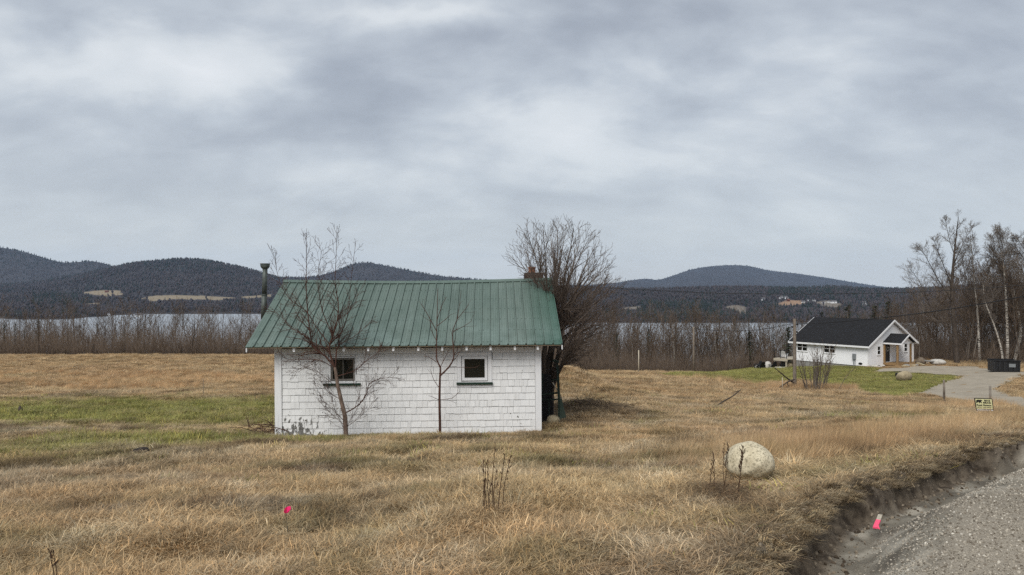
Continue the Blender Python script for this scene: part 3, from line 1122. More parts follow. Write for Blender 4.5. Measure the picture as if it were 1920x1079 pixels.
def far_forest():
    Vs, Fs, Cs = [], [], []
    nv = 0
    rng = np.random.default_rng(12)
    counts = [9000, 20000, 34000, 38000]
    for H, cnt in zip(HILLS, counts):
        nY, nX = H['Z'].shape
        jv = rng.random(cnt) * 0.80
        if H['Yr'] < 3000:
            jv = rng.random(cnt) ** 1.0 * 0.78
        v = jv * (nY - 1)
        u = rng.random(cnt) * (nX - 1)
        i, j = v.astype(int), u.astype(int)
        fv, fu = v - i, u - j
        i = np.clip(i, 0, nY - 2)
        j = np.clip(j, 0, nX - 2)

        def bil(A):
            return (A[i, j] * (1 - fu) + A[i, j + 1] * fu) * (1 - fv) + (A[i + 1, j] * (1 - fu) + A[i + 1, j + 1] * fu) * fv
        x, z = bil(H['X']), bil(H['Z'])
        y = np.interp(v, np.arange(nY), H['Y'])
        px = 960 + F_PX * x / y
        py = 539.5 + (1.6 - z) / y * F_PX
        keep = z > -63.5
        for P, k in MEADOWS:
            if H['ok']:
                keep &= ~((in_poly(px, py, P) | in_poly(px, py - 2.2, P) | in_poly(px, py - 4.4, P)) & (y <= H['Yr']) & (rng.random(cnt) < 0.985))
        con = 0.10 + 0.5 * np.clip(fbm(x, y, 260, H['seed'] + 50, 3) * 3 - 1.55, 0, 1)
        for (a, b, c, d), p in DARKS:
            m = (px > a) & (px < b) & (py > c) & (py < d)
            con = np.where(m, np.maximum(con, p), con)
        if H['Yr'] > 3000:
            con = np.where(jv > 0.64, np.maximum(con, 0.45), con)
        isc = rng.random(cnt) < con
        h = rng.uniform(8, 13, cnt) * np.where(isc, 1.2, 0.95) * (1.0 if H['Yr'] < 3000 else 1.1 if H['Yr'] < 5000 else 1.0)
        w = np.where(isc, h * rng.uniform(0.14, 0.22, cnt), h * rng.uniform(0.18, 0.34, cnt))
        x, y, z, h, w, isc = x[keep], y[keep], z[keep], h[keep], w[keep], isc[keep]
        n = len(x)
        ang = rng.random(n) * 6.28
        # four-sided spindle: foot ring, belly ring, tip
        k = 5
        rings = [(0.02, np.where(isc, 0.9, 0.35)), (np.where(isc, 0.16, 0.55), np.where(isc, 1.0, 1.0)), (np.where(isc, 0.5, 0.82), np.where(isc, 0.55, 0.72))]
        P = []
        for (hz, rr) in rings:
            for q in range(k):
                t = ang + q * 2 * math.pi / k
                jr = rng.uniform(0.6, 1.25, n)
                P.append(np.stack([x + np.cos(t) * w * rr * jr, y + np.sin(t) * w * rr * jr, z + h * hz * rng.uniform(0.9, 1.1, n)], -1))
        P.append(np.stack([x + rng.normal(0, 0.3, n), y, z + h], -1))
        P = np.stack(P, 1)          # n,16,3
        m = P.shape[1]
        tri, quad = [], []
        for r_ in range(2):
            for q in range(k):
                quad.append((r_ * k + q, r_ * k + (q + 1) % k, (r_ + 1) * k + (q + 1) % k, (r_ + 1) * k + q))
        for q in range(k):
            tri.append((2 * k + q, 2 * k + (q + 1) % k, 3 * k))
        base = nv + np.arange(n)[:, None, None] * m
        Fs.append((base + np.array(quad)[None]).reshape(-1, 4))
        Fs.append((base + np.array(tri)[None]).reshape(-1, 3))
        Vs.append(P.reshape(-1, 3))
        cc = np.where(isc[:, None], np.array([[0.026, 0.034, 0.030]]), np.array([[0.056, 0.049, 0.052]]))
        cc = cc * rng.uniform(0.84, 1.16, (n, 1)) * (0.7 + 0.6 * fbm(x, y, 150, H['seed'] + 9, 3))[:, None]
        warm = rng.random(n) < 0.12
        cc = np.where((warm & ~isc)[:, None], cc * np.array([[1.22, 1.16, 1.1]]), cc)
        Cs.append(np.repeat(cc, m, axis=0))
        nv += n * m
    me = np_mesh('far_forest', np.concatenate(Vs), Fs, True, [M_FAR])
    set_attr(me, 'tint', np.concatenate(Cs))
    tag(link('far_forest', me), kind='stuff', label='grey bare woods and dark conifers covering the far hills across the lake', cat='forest')


far_forest()

# air between here and the hills
zt_ = max(float(H['Z'].max()) for H in HILLS) + 25
hz = MB().box(-9000, 9000, -60, 10000, min(float(H['Z'].min()) for H in HILLS) - 5, zt_)


def build_haze():
    m = bpy.data.materials.new('haze_air')
    m.use_nodes = True
    nt = m.node_tree
    nt.nodes.clear()
    o = nt.nodes.new('ShaderNodeOutputMaterial')
    v = nt.nodes.new('ShaderNodeVolumePrincipled')
    v.inputs['Color'].default_value = (0.50, 0.70, 1.0, 1)
    v.inputs['Density'].default_value = 3.3e-5
    v.inputs['Anisotropy'].default_value = 0.0
    nt.links.new(v.outputs[0], o.inputs['Volume'])
    ob = hz.build('haze', m)
    tag(ob, kind='stuff')


build_haze()

# ================================================================== branch building
class Tubes:
    def __init__(self):
        self.g = {}

    def add(self, pts, rad, sides=3):
        k = (len(pts), sides)
        e = self.g.setdefault(k, ([], []))
        e[0].append([tuple(p) for p in pts])
        e[1].append(rad)

    def mesh(self, name, mats, origin=(0, 0, 0), smooth=True):
        Vs, Fs, nv = [], [], 0
        for (n, s), (P, Rr) in self.g.items():
            P = np.array(P, dtype=np.float64) - np.array(origin)
            Rr = np.array(Rr, dtype=np.float64)
            m = len(P)
            T = np.empty_like(P)
            T[:, 1:-1] = P[:, 2:] - P[:, :-2]
            T[:, 0] = P[:, 1] - P[:, 0]
            T[:, -1] = P[:, -1] - P[:, -2]
            T /= np.maximum(np.linalg.norm(T, axis=2, keepdims=True), 1e-9)
            ax = P[:, -1] - P[:, 0]
            ref = np.where((np.abs(ax[:, 2]) > 0.75 * np.linalg.norm(ax, axis=1))[:, None], np.array([[1.0, 0.17, 0]]), np.array([[0.1, 0.05, 1.0]]))
            A = np.cross(T, ref[:, None, :])
            A /= np.maximum(np.linalg.norm(A, axis=2, keepdims=True), 1e-9)
            B = np.cross(T, A)
            an = np.arange(s) * 2 * math.pi / s
            ring = P[:, :, None, :] + Rr[:, :, None, None] * (A[:, :, None, :] * np.cos(an)[None, None, :, None] + B[:, :, None, :] * np.sin(an)[None, None, :, None])
            Vs.append(ring.reshape(-1, 3))
            base = nv + np.arange(m)[:, None, None, None] * (n * s)
            i = np.arange(n - 1)[None, :, None, None]
            j = np.arange(s)[None, None, :, None]
            j2 = (j + 1) % s
            q = np.concatenate([i * s + j, i * s + j2, (i + 1) * s + j2, (i + 1) * s + j], -1)
            Fs.append((base + q).reshape(-1, 4))
            nv += m * n * s
        return np_mesh(name, np.concatenate(Vs), Fs, smooth, mats)


def perp(d, rg):
    while True:
        v = Vector((rg.gauss(0, 1), rg.gauss(0, 1), rg.gauss(0, 1)))
        v = v - d * v.dot(d)
        if v.length > 0.2:
            return v.normalized()


def grow(Ts, p, d, L, r, lvl, P, rg):
    """one branch with its side branches; Ts = tubes per level"""
    n = P['seg'][lvl]
    pts, rad = [Vector(p)], [r]
    dirs = []
    q, dd = Vector(p), Vector(d).normalized()
    tip = P.get('tip', 0.25)
    for i in range(n):
        w = P['wig'][lvl]
        dd = (dd + Vector((rg.gauss(0, w), rg.gauss(0, w), rg.gauss(0, w) + P['up'][lvl] / n))).normalized()
        q = q + dd * (L / n)
        pts.append(q.copy())
        dirs.append(dd.copy())
        rad.append(max(P['rmin'], r * (1 - (1 - tip) * (i + 1) / n)))
    Ts[min(lvl, len(Ts) - 1)].add(pts, rad, P['sides'][lvl])
    if lvl + 1 >= len(P['seg']):
        return
    sides_from(Ts, pts, rad, dirs, L, lvl, P, rg)


def sides_from(Ts, pts, rad, dirs, L, lvl, P, rg, nch=None, t0=None):
    n = len(pts) - 1
    k = nch if nch is not None else P['nch'][lvl]
    k = max(0, int(round(k * rg.uniform(0.8, 1.2))))
    t0 = P['t0'][lvl] if t0 is None else t0
    for c in range(k):
        t = t0 + (0.99 - t0) * (c + rg.random()) / max(k, 1)
        i = min(int(t * n), n - 1)
        f = t * n - i
        o = pts[i].lerp(pts[i + 1], f)
        a = R(rg.uniform(*P['ang'][lvl]))
        dv = (dirs[i] * math.cos(a) + perp(dirs[i], rg) * math.sin(a)).normalized()
        l2 = L * P['ratio'][lvl] * (1.05 - P.get('cone', 0.6) * t) * rg.uniform(0.7, 1.25)
        rr = max(P['rmin'], (rad[i] * (1 - f) + rad[i + 1] * f) * P['rr'][lvl])
        grow(Ts, o, dv, l2, rr, lvl + 1, P, rg)


def limb(T, px_pts, Y, r0, r1, sides=6, yvar=0.0, rg=random, sub=2):
    """a limb traced through photo points, standing at depth Y (drifting by yvar)"""
    W = []
    m = len(px_pts)
    drift = rg.uniform(-1, 1) * yvar
    for i, p in enumerate(px_pts):
        yy = p[2] if len(p) > 2 else Y + drift * i / max(m - 1, 1)
        W.append(at(p[0], p[1], yy))
    out = []
    for i in range(m - 1):
        p0 = W[max(i - 1, 0)]
        p1, p2 = W[i], W[i + 1]
        p3 = W[min(i + 2, m - 1)]
        for k in range(sub):
            t = k / sub
            out.append(0.5 * ((2 * p1) + (p2 - p0) * t + (2 * p0 - 5 * p1 + 4 * p2 - p3) * t * t + (3 * p1 - p0 - 3 * p2 + p3) * t ** 3))
    out.append(W[-1])
    n = len(out) - 1
    rad = [r0 + (r1 - r0) * i / n for i in range(n + 1)]
    T.add(out, rad, sides)
    dirs = [(out[i + 1] - out[i]).normalized() for i in range(n)]
    L = sum((out[i + 1] - out[i]).length for i in range(n))
    return out, rad, dirs, L


# ================================================================== the white shed
YAW = R(1.5)
TILT = R(0.42)
SO = Vector((-5.476, 17.8, -1.84))
shed = empty('shed', SO, (0, -TILT, YAW), label='small white shingled shed with a ribbed green metal roof, standing in the dry field', cat='shed')
SL, SD, SH = 6.16, 5.8, 2.06           # length, depth, wall height
EAVE_Z = 2.075
RIDGE_B, RIDGE_Z = 2.9, 3.60
SLOPE = (RIDGE_Z - EAVE_Z) / (RIDGE_B + 0.40)


def W(px, py):
    """photo point on the front wall -> local (s, z)"""
    k = (px - 960) / F_PX
    c, s_ = math.cos(YAW), math.sin(YAW)
    s = (SO.y * k - SO.x) / (c - s_ * k)
    Y = SO.y + s_ * s
    z = 1.6 - (py - 539.5) / F_PX * Y - SO.z - math.tan(TILT) * s
    return s, z


def build_shed():
    rg = random.Random(11)
    fw = empty('front_wall')
    fw.parent = shed
    # sheathing behind the shingles
    w1 = dict(g=(W(624.6, 711)[0], W(663, 711)[0], W(640, 711)[1], W(640, 675)[1]),
              c=(W(617.5, 0)[0], W(668, 0)[0], W(640, 719)[1], W(640, 669)[1]), sill=(W(607, 0)[0], W(677, 0)[0], W(640, 723)[1], W(640, 719)[1]))
    w2 = dict(g=(W(871.7, 709)[0], W(909.8, 709)[0], W(890, 709)[1], W(890, 673.4)[1]),
              c=(W(858.5, 0)[0], W(923, 0)[0], W(890, 717)[1], W(890, 661)[1]), sill=(W(856.8, 0)[0], W(924.5, 0)[0], W(890, 721.3)[1], W(890, 717)[1]))
    # backing wall with two openings
    mb = MB()
    xs = [0.02, w1['g'][0] - 0.03, w1['g'][1] + 0.03, w2['g'][0] - 0.03, w2['g'][1] + 0.03, SL - 0.02]
    for i in (0, 2, 4):
        mb.box(xs[i], xs[i + 1], 0.016, 0.10, -0.12, SH - 0.02)
    for a, b, w in ((1, 2, w1), (3, 4, w2)):
        mb.box(xs[a], xs[b], 0.016, 0.10, -0.12, w['g'][2] - 0.03)
        mb.box(xs[a], xs[b], 0.016, 0.10, w['g'][3] + 0.03, SH - 0.02)
    s_ = mb.build('sheathing', M_BACK, fw)
    # shingles, course by course
    unit = MB()
    unit.v = [(0, 0.0, 0), (1, 0.0, 0), (1, 1, 0), (0, 1, 0), (0, 0.62, 1), (1, 0.62, 1), (1, 1, 1), (0, 1, 1)]
    unit.f = [(0, 3, 2, 1), (4, 5, 6, 7), (0, 1, 5, 4), (1, 2, 6, 5), (2, 3, 7, 6), (3, 0, 4, 7)]
    ume = unit.mesh('shingle')
    ume.materials.append(M_PAINT)
    pitch = 0.1565
    L0, L1 = 0.155, SL - 0.135
    cells = []
    for c in range(13):
        z0 = -0.005 + c * pitch
        z1 = min(z0 + pitch, SH - 0.05)
        x = L0
        while x < L1 - 0.01:
            w = rg.choice([rg.uniform(0.08, 0.15), rg.uniform(0.13, 0.20), rg.uniform(0.16, 0.26)])
            if L1 - (x + w) < 0.1:
                w = L1 - x
            parts = [(x, x + w, z0, z1)]
            for wd in (w1, w2):
                a, b, lo, hi = wd['c'][0] - 0.002, wd['c'][1] + 0.002, wd['sill'][2] - (0.07 if wd is w2 else 0.0), wd['c'][3] + 0.004
                nxt = []
                for (p, q, r_, t) in parts:
                    if q <= a or p >= b or t <= lo or r_ >= hi:
                        nxt.append((p, q, r_, t))
                        continue
                    if p < a:
                        nxt.append((p, a, r_, t))
                    if q > b:
                        nxt.append((b, q, r_, t))
                    if r_ < lo:
                        nxt.append((max(p, a), min(q, b), r_, lo))
                    if t > hi:
                        nxt.append((max(p, a), min(q, b), hi, t))
                parts = nxt
            for p in parts:
                if p[1] - p[0] > 0.02 and p[3] - p[2] > 0.02:
                    cells.append(p)
            x += w
    cells.sort(key=lambda p: -(p[1] - p[0]) * (p[3] - p[2]))
    rest = MB()
    for k, (a, b, z0, z1) in enumerate(cells):
        g = rg.choice([0.0015, 0.002, 0.003, 0.0055])
        t = rg.uniform(0.014, 0.022)
        gz = rg.uniform(0.005, 0.008)
        dz = rg.uniform(-0.004, 0.004)
        if k < 300:
            o = link('shingle', ume, None, fw)
            o.location = (a + g / 2, 0.012 - t, z0 + gz + dz)
            o.scale = (b - a - g, t, z1 - z0 - gz)
            o.rotation_euler = (0, rg.uniform(-0.003, 0.003), 0)
        else:
            rest.box(a + g / 2, b - g / 2, 0.012 - t, 0.012, z0 + gz, z1)
    if rest.v:
        rest.build('small_shingle', M_PAINT, fw, kind='stuff')
    # corner boards
    for a, b in ((-0.012, 0.15), (SL - 0.13, SL + 0.012)):
        MB().box(a, b, -0.028, 0.016, -0.06, SH).build('corner_board', M_TRIMW, fw, bevel=0.003)
    # black strip painting the shaded gap under the wall
    MB().box(0.0, SL, 0.0, 0.012, -0.13, -0.012).build('base_gap_shade', M_DARKG, fw)
    # the other three walls: lapped courses over a board wall
    for nm, fn in (('side_wall', lambda m: m.box(-0.005, 0.015, 0.03, SD, -0.1, SH)), ('side_wall', lambda m: m.box(SL - 0.015, SL + 0.005, 0.03, SD, -0.1, SH)),
                   ('rear_wall', lambda m: m.box(0.015, SL - 0.015, SD - 0.08, SD, -0.1, SH))):
        m = MB()
        fn(m)
        o = m.build(nm, M_BACK, shed)
        mm = MB()
        for c in range(13):
            z0, z1 = c * pitch, c * pitch + pitch - 0.006
            if nm == 'side_wall':
                x = m.v[0][0] - 0.012 if m.v[0][0] < 1 else m.v[1][0]
                mm.box(x, x + 0.012, 0.02, SD, z0, z1)
            else:
                mm.box(0.0, SL, SD, SD + 0.012, z0, z1)
        mm.build('shingle_course', M_PAINT, o, kind='stuff')
    # gable ends
    for x in (0.0, SL - 0.02):
        MB().prism([(x, 0.05, SH), (x, SD - 0.05, SH), (x, RIDGE_B, RIDGE_Z - 0.12)], (0.02, 0, 0)).build('gable', M_PAINT, shed)

    # windows
    for k, w in enumerate((w1, w2)):
        we = empty('window')
        we.parent = shed
        a, b, lo, hi = w['c']
        ga, gb, glo, ghi = w['g']
        fr = MB()
        if k == 0:
            fr.box(a, ga - 0.045, -0.016, 0.03, lo, hi).box(gb + 0.045, b, -0.016, 0.03, lo, hi)
            fr.box(ga - 0.045, gb + 0.045, -0.016, 0.03, ghi + 0.045, hi).box(ga - 0.045, gb + 0.045, -0.016, 0.03, lo, glo - 0.05)
        else:
            fr.box(a, ga - 0.075, -0.018, 0.03, lo, hi).box(gb + 0.075, b, -0.018, 0.03, lo, hi)
            fr.box(ga - 0.075, gb + 0.075, -0.018, 0.03, ghi + 0.07, hi).box(ga - 0.075, gb + 0.075, -0.018, 0.03, lo, lo + 0.012)
            MB().box(a, b, -0.010, 0.02, w['sill'][2] - 0.062, w['sill'][2] - 0.002).build('apron', M_TRIMW, we)
        fr.build('casing', M_TRIMW, we)
        t = 0.04 if k == 0 else 0.062
        sa = MB().box(ga - t, ga, 0.0, 0.045, glo - t, ghi + t).box(gb, gb + t, 0.0, 0.045, glo - t, ghi + t)
        sa.box(ga, gb, 0.0, 0.045, ghi, ghi + t).box(ga, gb, 0.0, 0.045, glo - t, glo)
        if k == 0:
            sa.box((ga + gb) / 2 - 0.008, (ga + gb) / 2 + 0.008, 0.02, 0.05, glo, ghi)
        sa.build('sash', M_TRIMW if k else M_BACK, we)
        MB().box(ga - 0.01, gb + 0.01, 0.032, 0.038, glo - 0.01, ghi + 0.01).build('pane', M_GLASS, we)
        # near-black sheet standing in for the unlit room behind the glass
        MB().box(ga - 0.02, gb + 0.02, 0.060, 0.064, glo - 0.02, ghi + 0.02).build('dark_room_sheet', M_DARKG, we)
        s = w['sill']
        MB().box(s[0], s[1], -0.055, 0.0, s[2], s[3]).build('sill', M_GREENP, we, bevel=0.004)

    # roof: boards, rafter tails, metal pans
    for side in (0, 1):
        ro = empty('roof')
        ro.parent = shed
        rise = RIDGE_Z - EAVE_Z
        run = RIDGE_B + 0.40
        ln = math.hypot(rise, run)
        ang = math.atan2(rise, run)
        n = 35
        x0, x1 = -0.56, 6.65
        pw = (x1 - x0) / n
        # one pan: flat sheet with a trapezoid rib along its right edge and two low stiffening beads
        prof_ = [(0, 0.0), (0.26, 0.0), (0.285, 0.004), (0.31, 0.0), (0.52, 0.0), (0.545, 0.004), (0.57, 0.0), (0.80, 0.0), (0.845, 0.032), (0.945, 0.032), (0.985, -0.002)]
        mb = MB()
        b = 0
        for z in (0, 1):
            for (u, h) in prof_:
                mb.v.append((u * pw, z * ln, h))
        npf = len(prof_)
        for i in range(npf - 1):
            mb.f.append((i, i + 1, npf + i + 1, npf + i))
        # folded drip edge at the eave
        b = len(mb.v)
        for (u, h) in prof_:
            mb.v.append((u * pw, 0.002, h - 0.022))
        for i in range(npf - 1):
            mb.f.append((i, b + i, b + i + 1, i + 1))
        pme = mb.mesh('roof_panel', recalc=False)
        pme.materials.append(M_ROOF)
        rr = random.Random(5 + side)
        for i in range(n):
            x = x0 + i * pw
            tm = (i + 0.5) / n
            sag = -0.055 * math.sin(math.pi * min(1, max(0, tm * 1.02))) ** 1.2
            an = math.atan2(rise + sag, run)
            o = link('roof_panel', pme, None, ro)
            dz = rr.uniform(-0.002, 0.002)
            if side == 0:
                o.location = (x, -0.40, EAVE_Z + 0.02 + dz)
                o.rotation_euler = (an, 0, 0)
            else:
                o.location = (x + pw, 2 * RIDGE_B + 0.40, EAVE_Z + 0.02 + dz)
                o.rotation_euler = (an, 0, math.pi)
        # screws
        sc = MB()
        if side == 0:
            for i in range(n):
                for j, t in enumerate((0.04, 0.2, 0.36, 0.52, 0.68, 0.84, 0.96)):
                    for u in (0.14, 0.66):
                        x = x0 + (i + u) * pw
                        if rr.random() < 0.75:
                            yy = -0.40 + run * t
                            sag = -0.055 * math.sin(math.pi * (i + .5) / n) ** 1.2
                            zz = EAVE_Z + 0.02 + (rise + sag) * t + 0.006
                            sc.box(x - .007, x + .007, yy - .007, yy + .007, zz - 0.006, zz + 0.004)
            sc.build('screw', M_GREENP, ro, kind='stuff')
        # board deck under the metal
        y0 = -0.385
        dk = MB()
        sg = 1 if side == 0 else -1
        yy0 = y0 if side == 0 else 2 * RIDGE_B - y0
        p0 = Vector((x0 + 0.03, yy0, EAVE_Z - 0.012))
        dk.obox(p0, (x1 - x0 - 0.06, 0, 0), (0, sg * (run - 0.02), (rise - 0.06)), (0, 0, 0.018))
        dk.build('roof_deck', M_UNDER, ro)
    # rafter tails
    for px in (559, 605, 651, 696, 742, 788, 832, 877, 921, 966, 1008):
        s, _ = W(px, 660)
        t = MB().obox((s - 0.024, -0.34, EAVE_Z - 0.105), (0.048, 0, 0), (0, 0.38, 0.38 * SLOPE), (0, 0, 0.088))
        t.build('rafter_tail', M_TRIMW, shed)
    # rake boards
    for x in (-0.55, 6.62):
        for sg, yy in ((1, -0.39), (-1, 2 * RIDGE_B + 0.39)):
            MB().obox((x, yy, EAVE_Z - 0.10), (0.022, 0, 0), (0, sg * (RIDGE_B + 0.37), RIDGE_Z - EAVE_Z - 0.02), (0, 0, 0.085)).build('rake_board', M_TRIMW, shed)
    # ridge cap, sagging with the roof
    rc = MB()
    n = 24
    for i in range(n + 1):
        t = i / n
        x = -0.57 + (6.66 + 0.57) * t
        z = RIDGE_Z + 0.045 - 0.055 * math.sin(math.pi * t) ** 1.2
        for (dy, dz) in ((-0.13, -0.060), (-0.03, -0.004), (0.0, 0.012), (0.03, -0.004), (0.13, -0.060)):
            rc.v.append((x, RIDGE_B + dy, z + dz))
    for i in range(n):
        for j in range(4):
            a = i * 5 + j
            rc.f.append((a, a + 5, a + 6, a + 1))
    link('ridge_cap', rc.mesh('ridge_cap', False), M_ROOF, shed)

    # brick chimney just behind the ridge
    ch = empty('chimney')
    ch.parent = shed
    c0 = (5.93, RIDGE_B + 0.12)
    cx0, cx1 = 5.92, 6.44
    cy0, cy1 = RIDGE_B + 0.06, RIDGE_B + 0.52
    zt = RIDGE_Z + 0.185
    MB().box(cx0 + .012, cx1 - .012, cy0 + .012, cy1 - .012, RIDGE_Z - 0.6, zt - 0.004).build('mortar_core', M_MORTAR, ch)
    bme = MB().box(0, 1, 0, 1, 0, 1).mesh('brick')
    bme.materials.append(M_BRICK)
    rr = random.Random(3)
    hc = 0.068
    for c in range(6):
        z = zt - hc - c * hc
        for face in range(4):
            Lf = (cx1 - cx0) if face in (0, 2) else (cy1 - cy0)
            nb = 2
            off = 0.5 if c % 2 else 0
            edges = [0] + [(i + off) / nb for i in range(0 if off else 1, nb)] + [1]
            for u0, u1 in zip(edges[:-1], edges[1:]):
                a, b = u0 * Lf + .004, u1 * Lf - .004
                o = link('brick', bme, None, ch)
                j = rr.uniform(-.004, .004)
                if face == 0:
                    o.location, o.scale = (cx0 + a, cy0 + j, z + .004), (b - a, .05, hc - .009)
                elif face == 2:
                    o.location, o.scale = (cx0 + a, cy1 - .05 + j, z + .004), (b - a, .05, hc - .009)
                elif face == 1:
                    o.location, o.scale = (cx1 - .05 + j, cy0 + .055 + a * .76, z + .004), (.05, (b - a) * .76, hc - .009)
                else:
                    o.location, o.scale = (cx0 + j, cy0 + .055 + a * .76, z + .004), (.05, (b - a) * .76, hc - .009)
    MB().box(cx0 + .01, cx1 - .01, cy0 + .01, cy1 - .01, zt - .004, zt + 0.02).build('mortar_cap', M_MORTAR, ch, bevel=0.008)
    px, py = 6.14, (cy0 + cy1) / 2
    pot = MB()
    ns = 14
    for (r_, z) in ((0.105, zt + .01), (0.100, zt + .05), (0.094, zt + .13), (0.108, zt + .15), (0.108, zt + .175), (0.080, zt + .175), (0.075, zt + .02)):
        for i in range(ns):
            t = 2 * math.pi * i / ns
            pot.v.append((px + r_ * math.cos(t), py + r_ * math.sin(t), z))
    for k in range(6):
        for i in range(ns):
            pot.f.append((k * ns + i, k * ns + (i + 1) % ns, (k + 1) * ns + (i + 1) % ns, (k + 1) * ns + i))
    pot.build('chimney_pot', M_POT, ch, smooth=False)

    # metal stovepipe beside the left gable
    sp = empty('stovepipe')
    sp.parent = shed
    base = Vector((-1.07, 2.75, 2.60))
    top = Vector((-1.02, 2.75, 3.98))
    mid = base.lerp(top, 0.48)
    MB().tube(base, mid, 0.072, n=16).build('lower_pipe', M_STEEL, sp, smooth=True)
    MB().tube(mid - Vector((0, 0, .02)), top, 0.066, n=16).build('upper_pipe', M_STEEL, sp, smooth=True)
    MB().tube(mid - Vector((0, 0, .03)), mid + Vector((0, 0, .01)), 0.080, n=16).build('pipe_collar', M_STEEL, sp)
    cap = MB()
    ns = 20
    for (r_, z) in ((0.08, -0.03), (0.118, 0.02), (0.125, 0.085), (0.132, 0.11), (0.116, 0.11), (0.108, 0.08), (0.07, 0.03)):
        for i in range(ns):
            t = 2 * math.pi * i / ns
            cap.v.append((top.x + r_ * math.cos(t), top.y + r_ * math.sin(t), top.z + z))
    for k in range(6):
        for i in range(ns):
            cap.f.append((k * ns + i, k * ns + (i + 1) % ns, (k + 1) * ns + (i + 1) % ns, (k + 1) * ns + i))
    cap.build('pipe_cap', M_STEEL, sp)
    MB().tube(base - Vector((0, 0, .04)), Vector((0.05, 2.75, 2.42)), 0.083, n=14).build('wall_pipe', M_STEEL, sp, smooth=True)
    MB().bar((-1.0, 2.75, 2.66), (-0.55, 2.75, 2.66), 0.02).build('bracket', M_STEEL, sp)


build_shed()

# ---- old green gate frame, plank and stone leaning beside the shed's right end
gf = empty('gate_frame', at(1045, 780, 19.2), label='weathered dark green wooden frame leaning beside the right end of the white shed', cat='wooden frame')


def gfp(px, py, Y=19.2):
    return at(px, py, Y) - gf.location


for (a, b, w, nm) in (((1045, 684, 19.3), (1050, 786, 19.1), .062, 'post'), ((1017, 700, 19.5), (1014, 790, 19.4), .04, 'post'),
                      ((1016, 740, 19.42), (1046, 737, 19.17), .045, 'rail'), ((1016, 750, 19.42), (1048, 749, 19.17), .035, 'rail'),
                      ((1035, 713, 19.35), (1046, 712, 19.2), .04, 'rail'), ((1037, 676, 19.4), (1047, 679, 19.28), .05, 'rail'),
                      ((1029, 750, 19.33), (1030, 786, 19.2), .022, 'slat'), ((1047, 750, 19.2), (1047, 784, 19.0), .022, 'slat')):
    MB().bar(gfp(*a), gfp(*b), w).build(nm, M_OLDGREEN, gf)
MB().bar(gfp(1036, 717, 19.3), gfp(1046, 734, 19.2), .02).build('white_brace', M_LATH, gf)
MB().prism([gfp(1051, 740, 18.9), gfp(1061, 783, 18.7), gfp(1049, 786, 18.7)], (0.01, 0.05, 0)).build('leaning_board', M_OLDGREEN, gf)
dp = MB().prism([at(1013, 700, 19.9), at(1033, 704, 19.9), at(1038, 788, 19.6), at(1012, 792, 19.6)], (0, 0.04, 0)).build('plywood_sheet', M_DARKG)
tag(dp, 'blackened plywood sheet leaning behind the green frame at the shed end', 'board')


def rock(name, loc, sx, sy, sz, mat, seed, label, cat='boulder', group=None, rot=0.0, rough=0.16, sub=3, flat=0.4):
    bm = bmesh.new()
    bmesh.ops.create_icosphere(bm, subdivisions=sub, radius=1.0)
    rg = np.random.default_rng(seed)
    ph = rg.uniform(0, 6.28, (10, 3))
    fr = rg.uniform(0.8, 2.6, (10, 3)) * rg.choice([-1, 1], (10, 3))
    am = rg.uniform(0.3, 1.0, 10) / np.linspace(1, 3, 10)
    for v in bm.verts:
        p = np.array(v.co)
        k = sum(a * math.sin((f * p).sum() + h[0]) for a, f, h in zip(am, fr, ph)) / am.sum()
        k2 = math.sin(7 * p[0] + ph[0, 1]) * math.sin(6 * p[1] + ph[1, 1]) * math.sin(7 * p[2] + ph[2, 1])
        s = 1 + rough * k * 1.6 + rough * 0.25 * k2
        v.co = Vector((p[0] * s, p[1] * s, p[2] * s if p[2] > 0 else p[2] * s * (1 - flat * 0.3)))
        v.co.x *= sx
        v.co.y *= sy
        v.co.z *= sz
    me = bpy.data.meshes.new(name)
    bm.to_mesh(me)
    bm.free()
    for p in me.polygons:
        p.use_smooth = True
    o = link(name, me, mat)
    o.location = loc
    o.rotation_euler = (0, 0, rot)
    return tag(o, label, cat, group)


rock('field_stone', at(1037, 788, 18.9), 0.17, 0.14, 0.13, M_BOULD2, 4, 'round mossy stone at the foot of the green frame beside the shed', 'stone')
BY = 7.6
bl = at(1404, 868, BY)
rock('boulder', bl, 0.236, 0.23, 0.205, M_BOULD, 21, 'pale rounded granite boulder in the long dry grass near the road', rough=0.13, sub=5)
BOULDER = (bl.x, bl.y)
MOLE = on_ground(263, 859)

# ================================================================== trees by the shed


def hero_tree(name, base, label, cat, parts, group=None):
    root = empty(name, base, label=label, cat=cat, group=group)
    for nm, T, mats in parts:
        if T.g:
            link(nm, T.mesh(nm, mats, base), None, root)
    return root


